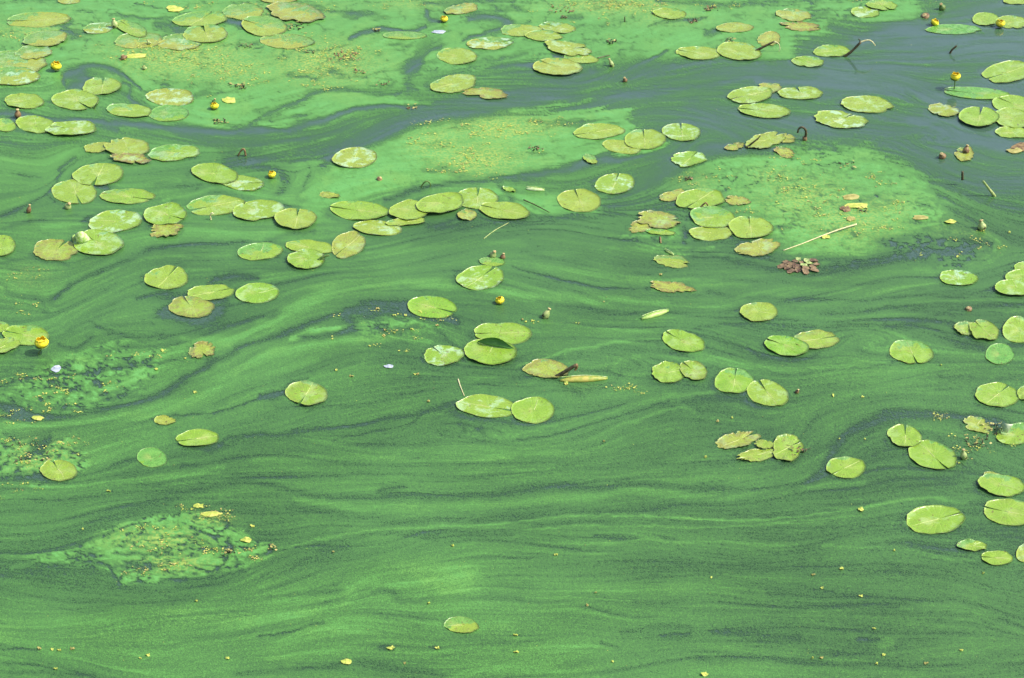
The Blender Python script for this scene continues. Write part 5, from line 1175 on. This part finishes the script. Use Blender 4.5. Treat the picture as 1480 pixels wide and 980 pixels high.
for (x, y, w, h) in [(57,939,8,4),(76,940,6,4),(86,941,8,3),(105,939,9,5),(214,948,8,5),(203,953,5,2),(329,953,9,4),(81,968,8,3),(632,938,9,5),(585,960,5,3),(620,873,6,3),(745,919,10,4),(746,944,10,4),(803,803,8,4),(861,858,5,3),(849,876,5,4),(885,958,6,3),
     (1028,836,4,3),(1216,823,9,5),(1188,851,7,3),(1175,832,8,3),(1244,863,8,3),(1263,910,7,3),(1187,952,9,4),(1174,952,4,3),(1277,948,7,4),(1267,961,6,3),(1389,941,7,3),(1338,960,9,4),(1292,797,4,3),(1421,830,5,3),(482,799,5,2),(654,790,4,4),(655,790,3,3),(284,870,6,3),(365,762,9,4),(157,711,9,3),
     (120,766,4,2),(486,536,5,4),(508,545,8,3),(600,542,6,3),(604,542,5,3),(619,581,6,5),(282,568,7,5),(226,535,7,5),(235,508,6,4),(268,519,5,3),(1204,573,4,5),(1247,575,6,3),(1360,529,4,2),(1020,662,5,4),(1058,605,4,3),(1037,610,6,3),(873,639,5,2),(760,466,5,3),(770,465,8,3),(755,463,4,3),
     (955,398,6,4),(1459,337,4,3),(1384,372,6,3),(557,478,7,3),(570,482,6,3),(586,457,6,3),(555,486,6,3),(595,477,6,3),(632,472,7,3),(546,447,7,4),(1250,636,3,2),(1213,636,3,2)]:
    scrap(x, y, w * .8, h * .8, crumb_label(x, y), M_FLAKE if (x + y) % 3 else M_FLAKE2, "leaf_crumb", "leaf crumb", group="tiny crumbs adrift on open scum")

# ------------------------------------------------------------------ yellow flakes lying on the mats (uncountable)
CL = [(270,85,80,20,420,0),(310,105,70,18,300,0),(240,70,60,10,150,0),(40,52,60,10,120,0),(200,72,50,8,60,0),(470,90,60,22,320,0),(420,110,60,20,120,0),(500,78,34,14,260,0),(440,65,50,20,120,0),(480,125,50,8,60,0),(720,185,60,14,260,0),(690,232,56,18,260,0),(622,205,26,26,160,0),(790,178,40,8,100,0),(660,245,60,12,120,0),
 (885,8,80,10,420,0),(950,12,60,8,90,0),(1040,8,70,8,60,0),(1150,240,50,20,90,0),(1190,290,50,24,200,0),(1145,275,30,10,90,0),(1240,325,70,18,160,0),(1120,258,20,6,50,0),(1265,260,30,8,80,0),(1290,300,50,16,80,0),(1010,258,50,16,120,0),(1080,315,30,12,60,0),
 (210,765,40,8,60,0),(235,790,50,12,110,1),(195,825,30,8,70,1),(235,818,30,8,80,1),(300,792,26,14,80,0),(345,797,30,7,60,0),(370,808,20,5,40,1),(310,745,26,10,160,1),(270,735,18,5,40,0),
 (60,660,60,30,200,0),(60,580,50,30,130,0),(50,545,60,20,70,0),(200,512,50,8,60,0),(120,560,50,20,60,0),(20,600,30,12,60,0),(100,640,20,12,50,0),(60,398,50,12,60,0),(30,450,30,20,40,0),(150,558,20,6,30,0),(15,710,20,6,25,0),(30,700,14,5,20,0),
 (540,460,40,10,50,0),(560,485,60,10,60,0),(600,470,40,14,40,0),(580,505,50,10,30,0),(915,565,30,10,70,0),(900,560,20,6,40,0),(790,470,30,6,10,0),
 (1365,600,30,6,40,0),(1350,605,10,10,30,0),(1420,640,40,14,70,0),(1400,655,40,8,40,0),(1415,345,40,14,60,0),(1390,360,40,12,40,0),(1380,668,30,6,25,0),
 (400,8,90,8,120,0),(560,10,70,8,60,0),(250,10,30,8,60,0),(330,20,60,6,20,0),(860,30,60,6,50,0),(1300,8,80,6,30,0),(960,25,40,6,30,0),(170,70,60,8,30,0),(905,440,60,10,6,0)]
def flakes():
    r = np.random.default_rng(5); VS = [[], []]; FS_ = [[], []]
    def add(x, y, s, t):
        V, F = VS[t], FS_[t]; c = G(x, y); i0 = len(V); n = 5; a0 = r.random() * 6.28; z = .0055 + r.random() * .002
        for k in range(n):
            a = a0 + k * 6.283 / n; q = s * (.55 + .6 * r.random()); V.append((c.x + q * math.cos(a), c.y + q * math.sin(a), z + r.random() * s * .3))
        V.append((c.x, c.y, z - .002 + s * .3)); F.extend([(i0 + k, i0 + (k + 1) % n, i0 + n) for k in range(n)])
    for (x, y, rx, ry, n, t) in CL:
        nclump = max(3, n // 9); cs = [(x + r.normal() * rx * .55, y + r.normal() * ry * .55) for _ in range(nclump)]
        for k in range(int(n * 1.15)):
            c = cs[int(r.integers(nclump))]; px_, py_ = c[0] + r.normal() * 4.2, c[1] + r.normal() * 1.5
            s = pxm(py_) * (.3 + r.random() ** 3 * 1.6); add(px_, py_, s, t if r.random() < .75 else 1 - t)
    for k in range(550):
        px_, py_ = r.uniform(-200, 1680), r.uniform(-100, 1050)
        add(px_, py_, pxm(py_) * (.25 + .55 * r.random()), 0 if r.random() < .7 else 1)
    for t, nm, lab in ((0, "yellow_flakes", "bright yellow plant flakes scattered in patches over the green mats"), (1, "tan_flakes", "tan plant flakes mixed thinly into the yellow patches on the scum")):
        o = pydata(nm, VS[t], FS_[t], (M_FLAKE, M_FLAKE2)[t], None, False); setp(o, lab, "plant debris", None, "stuff")
flakes()
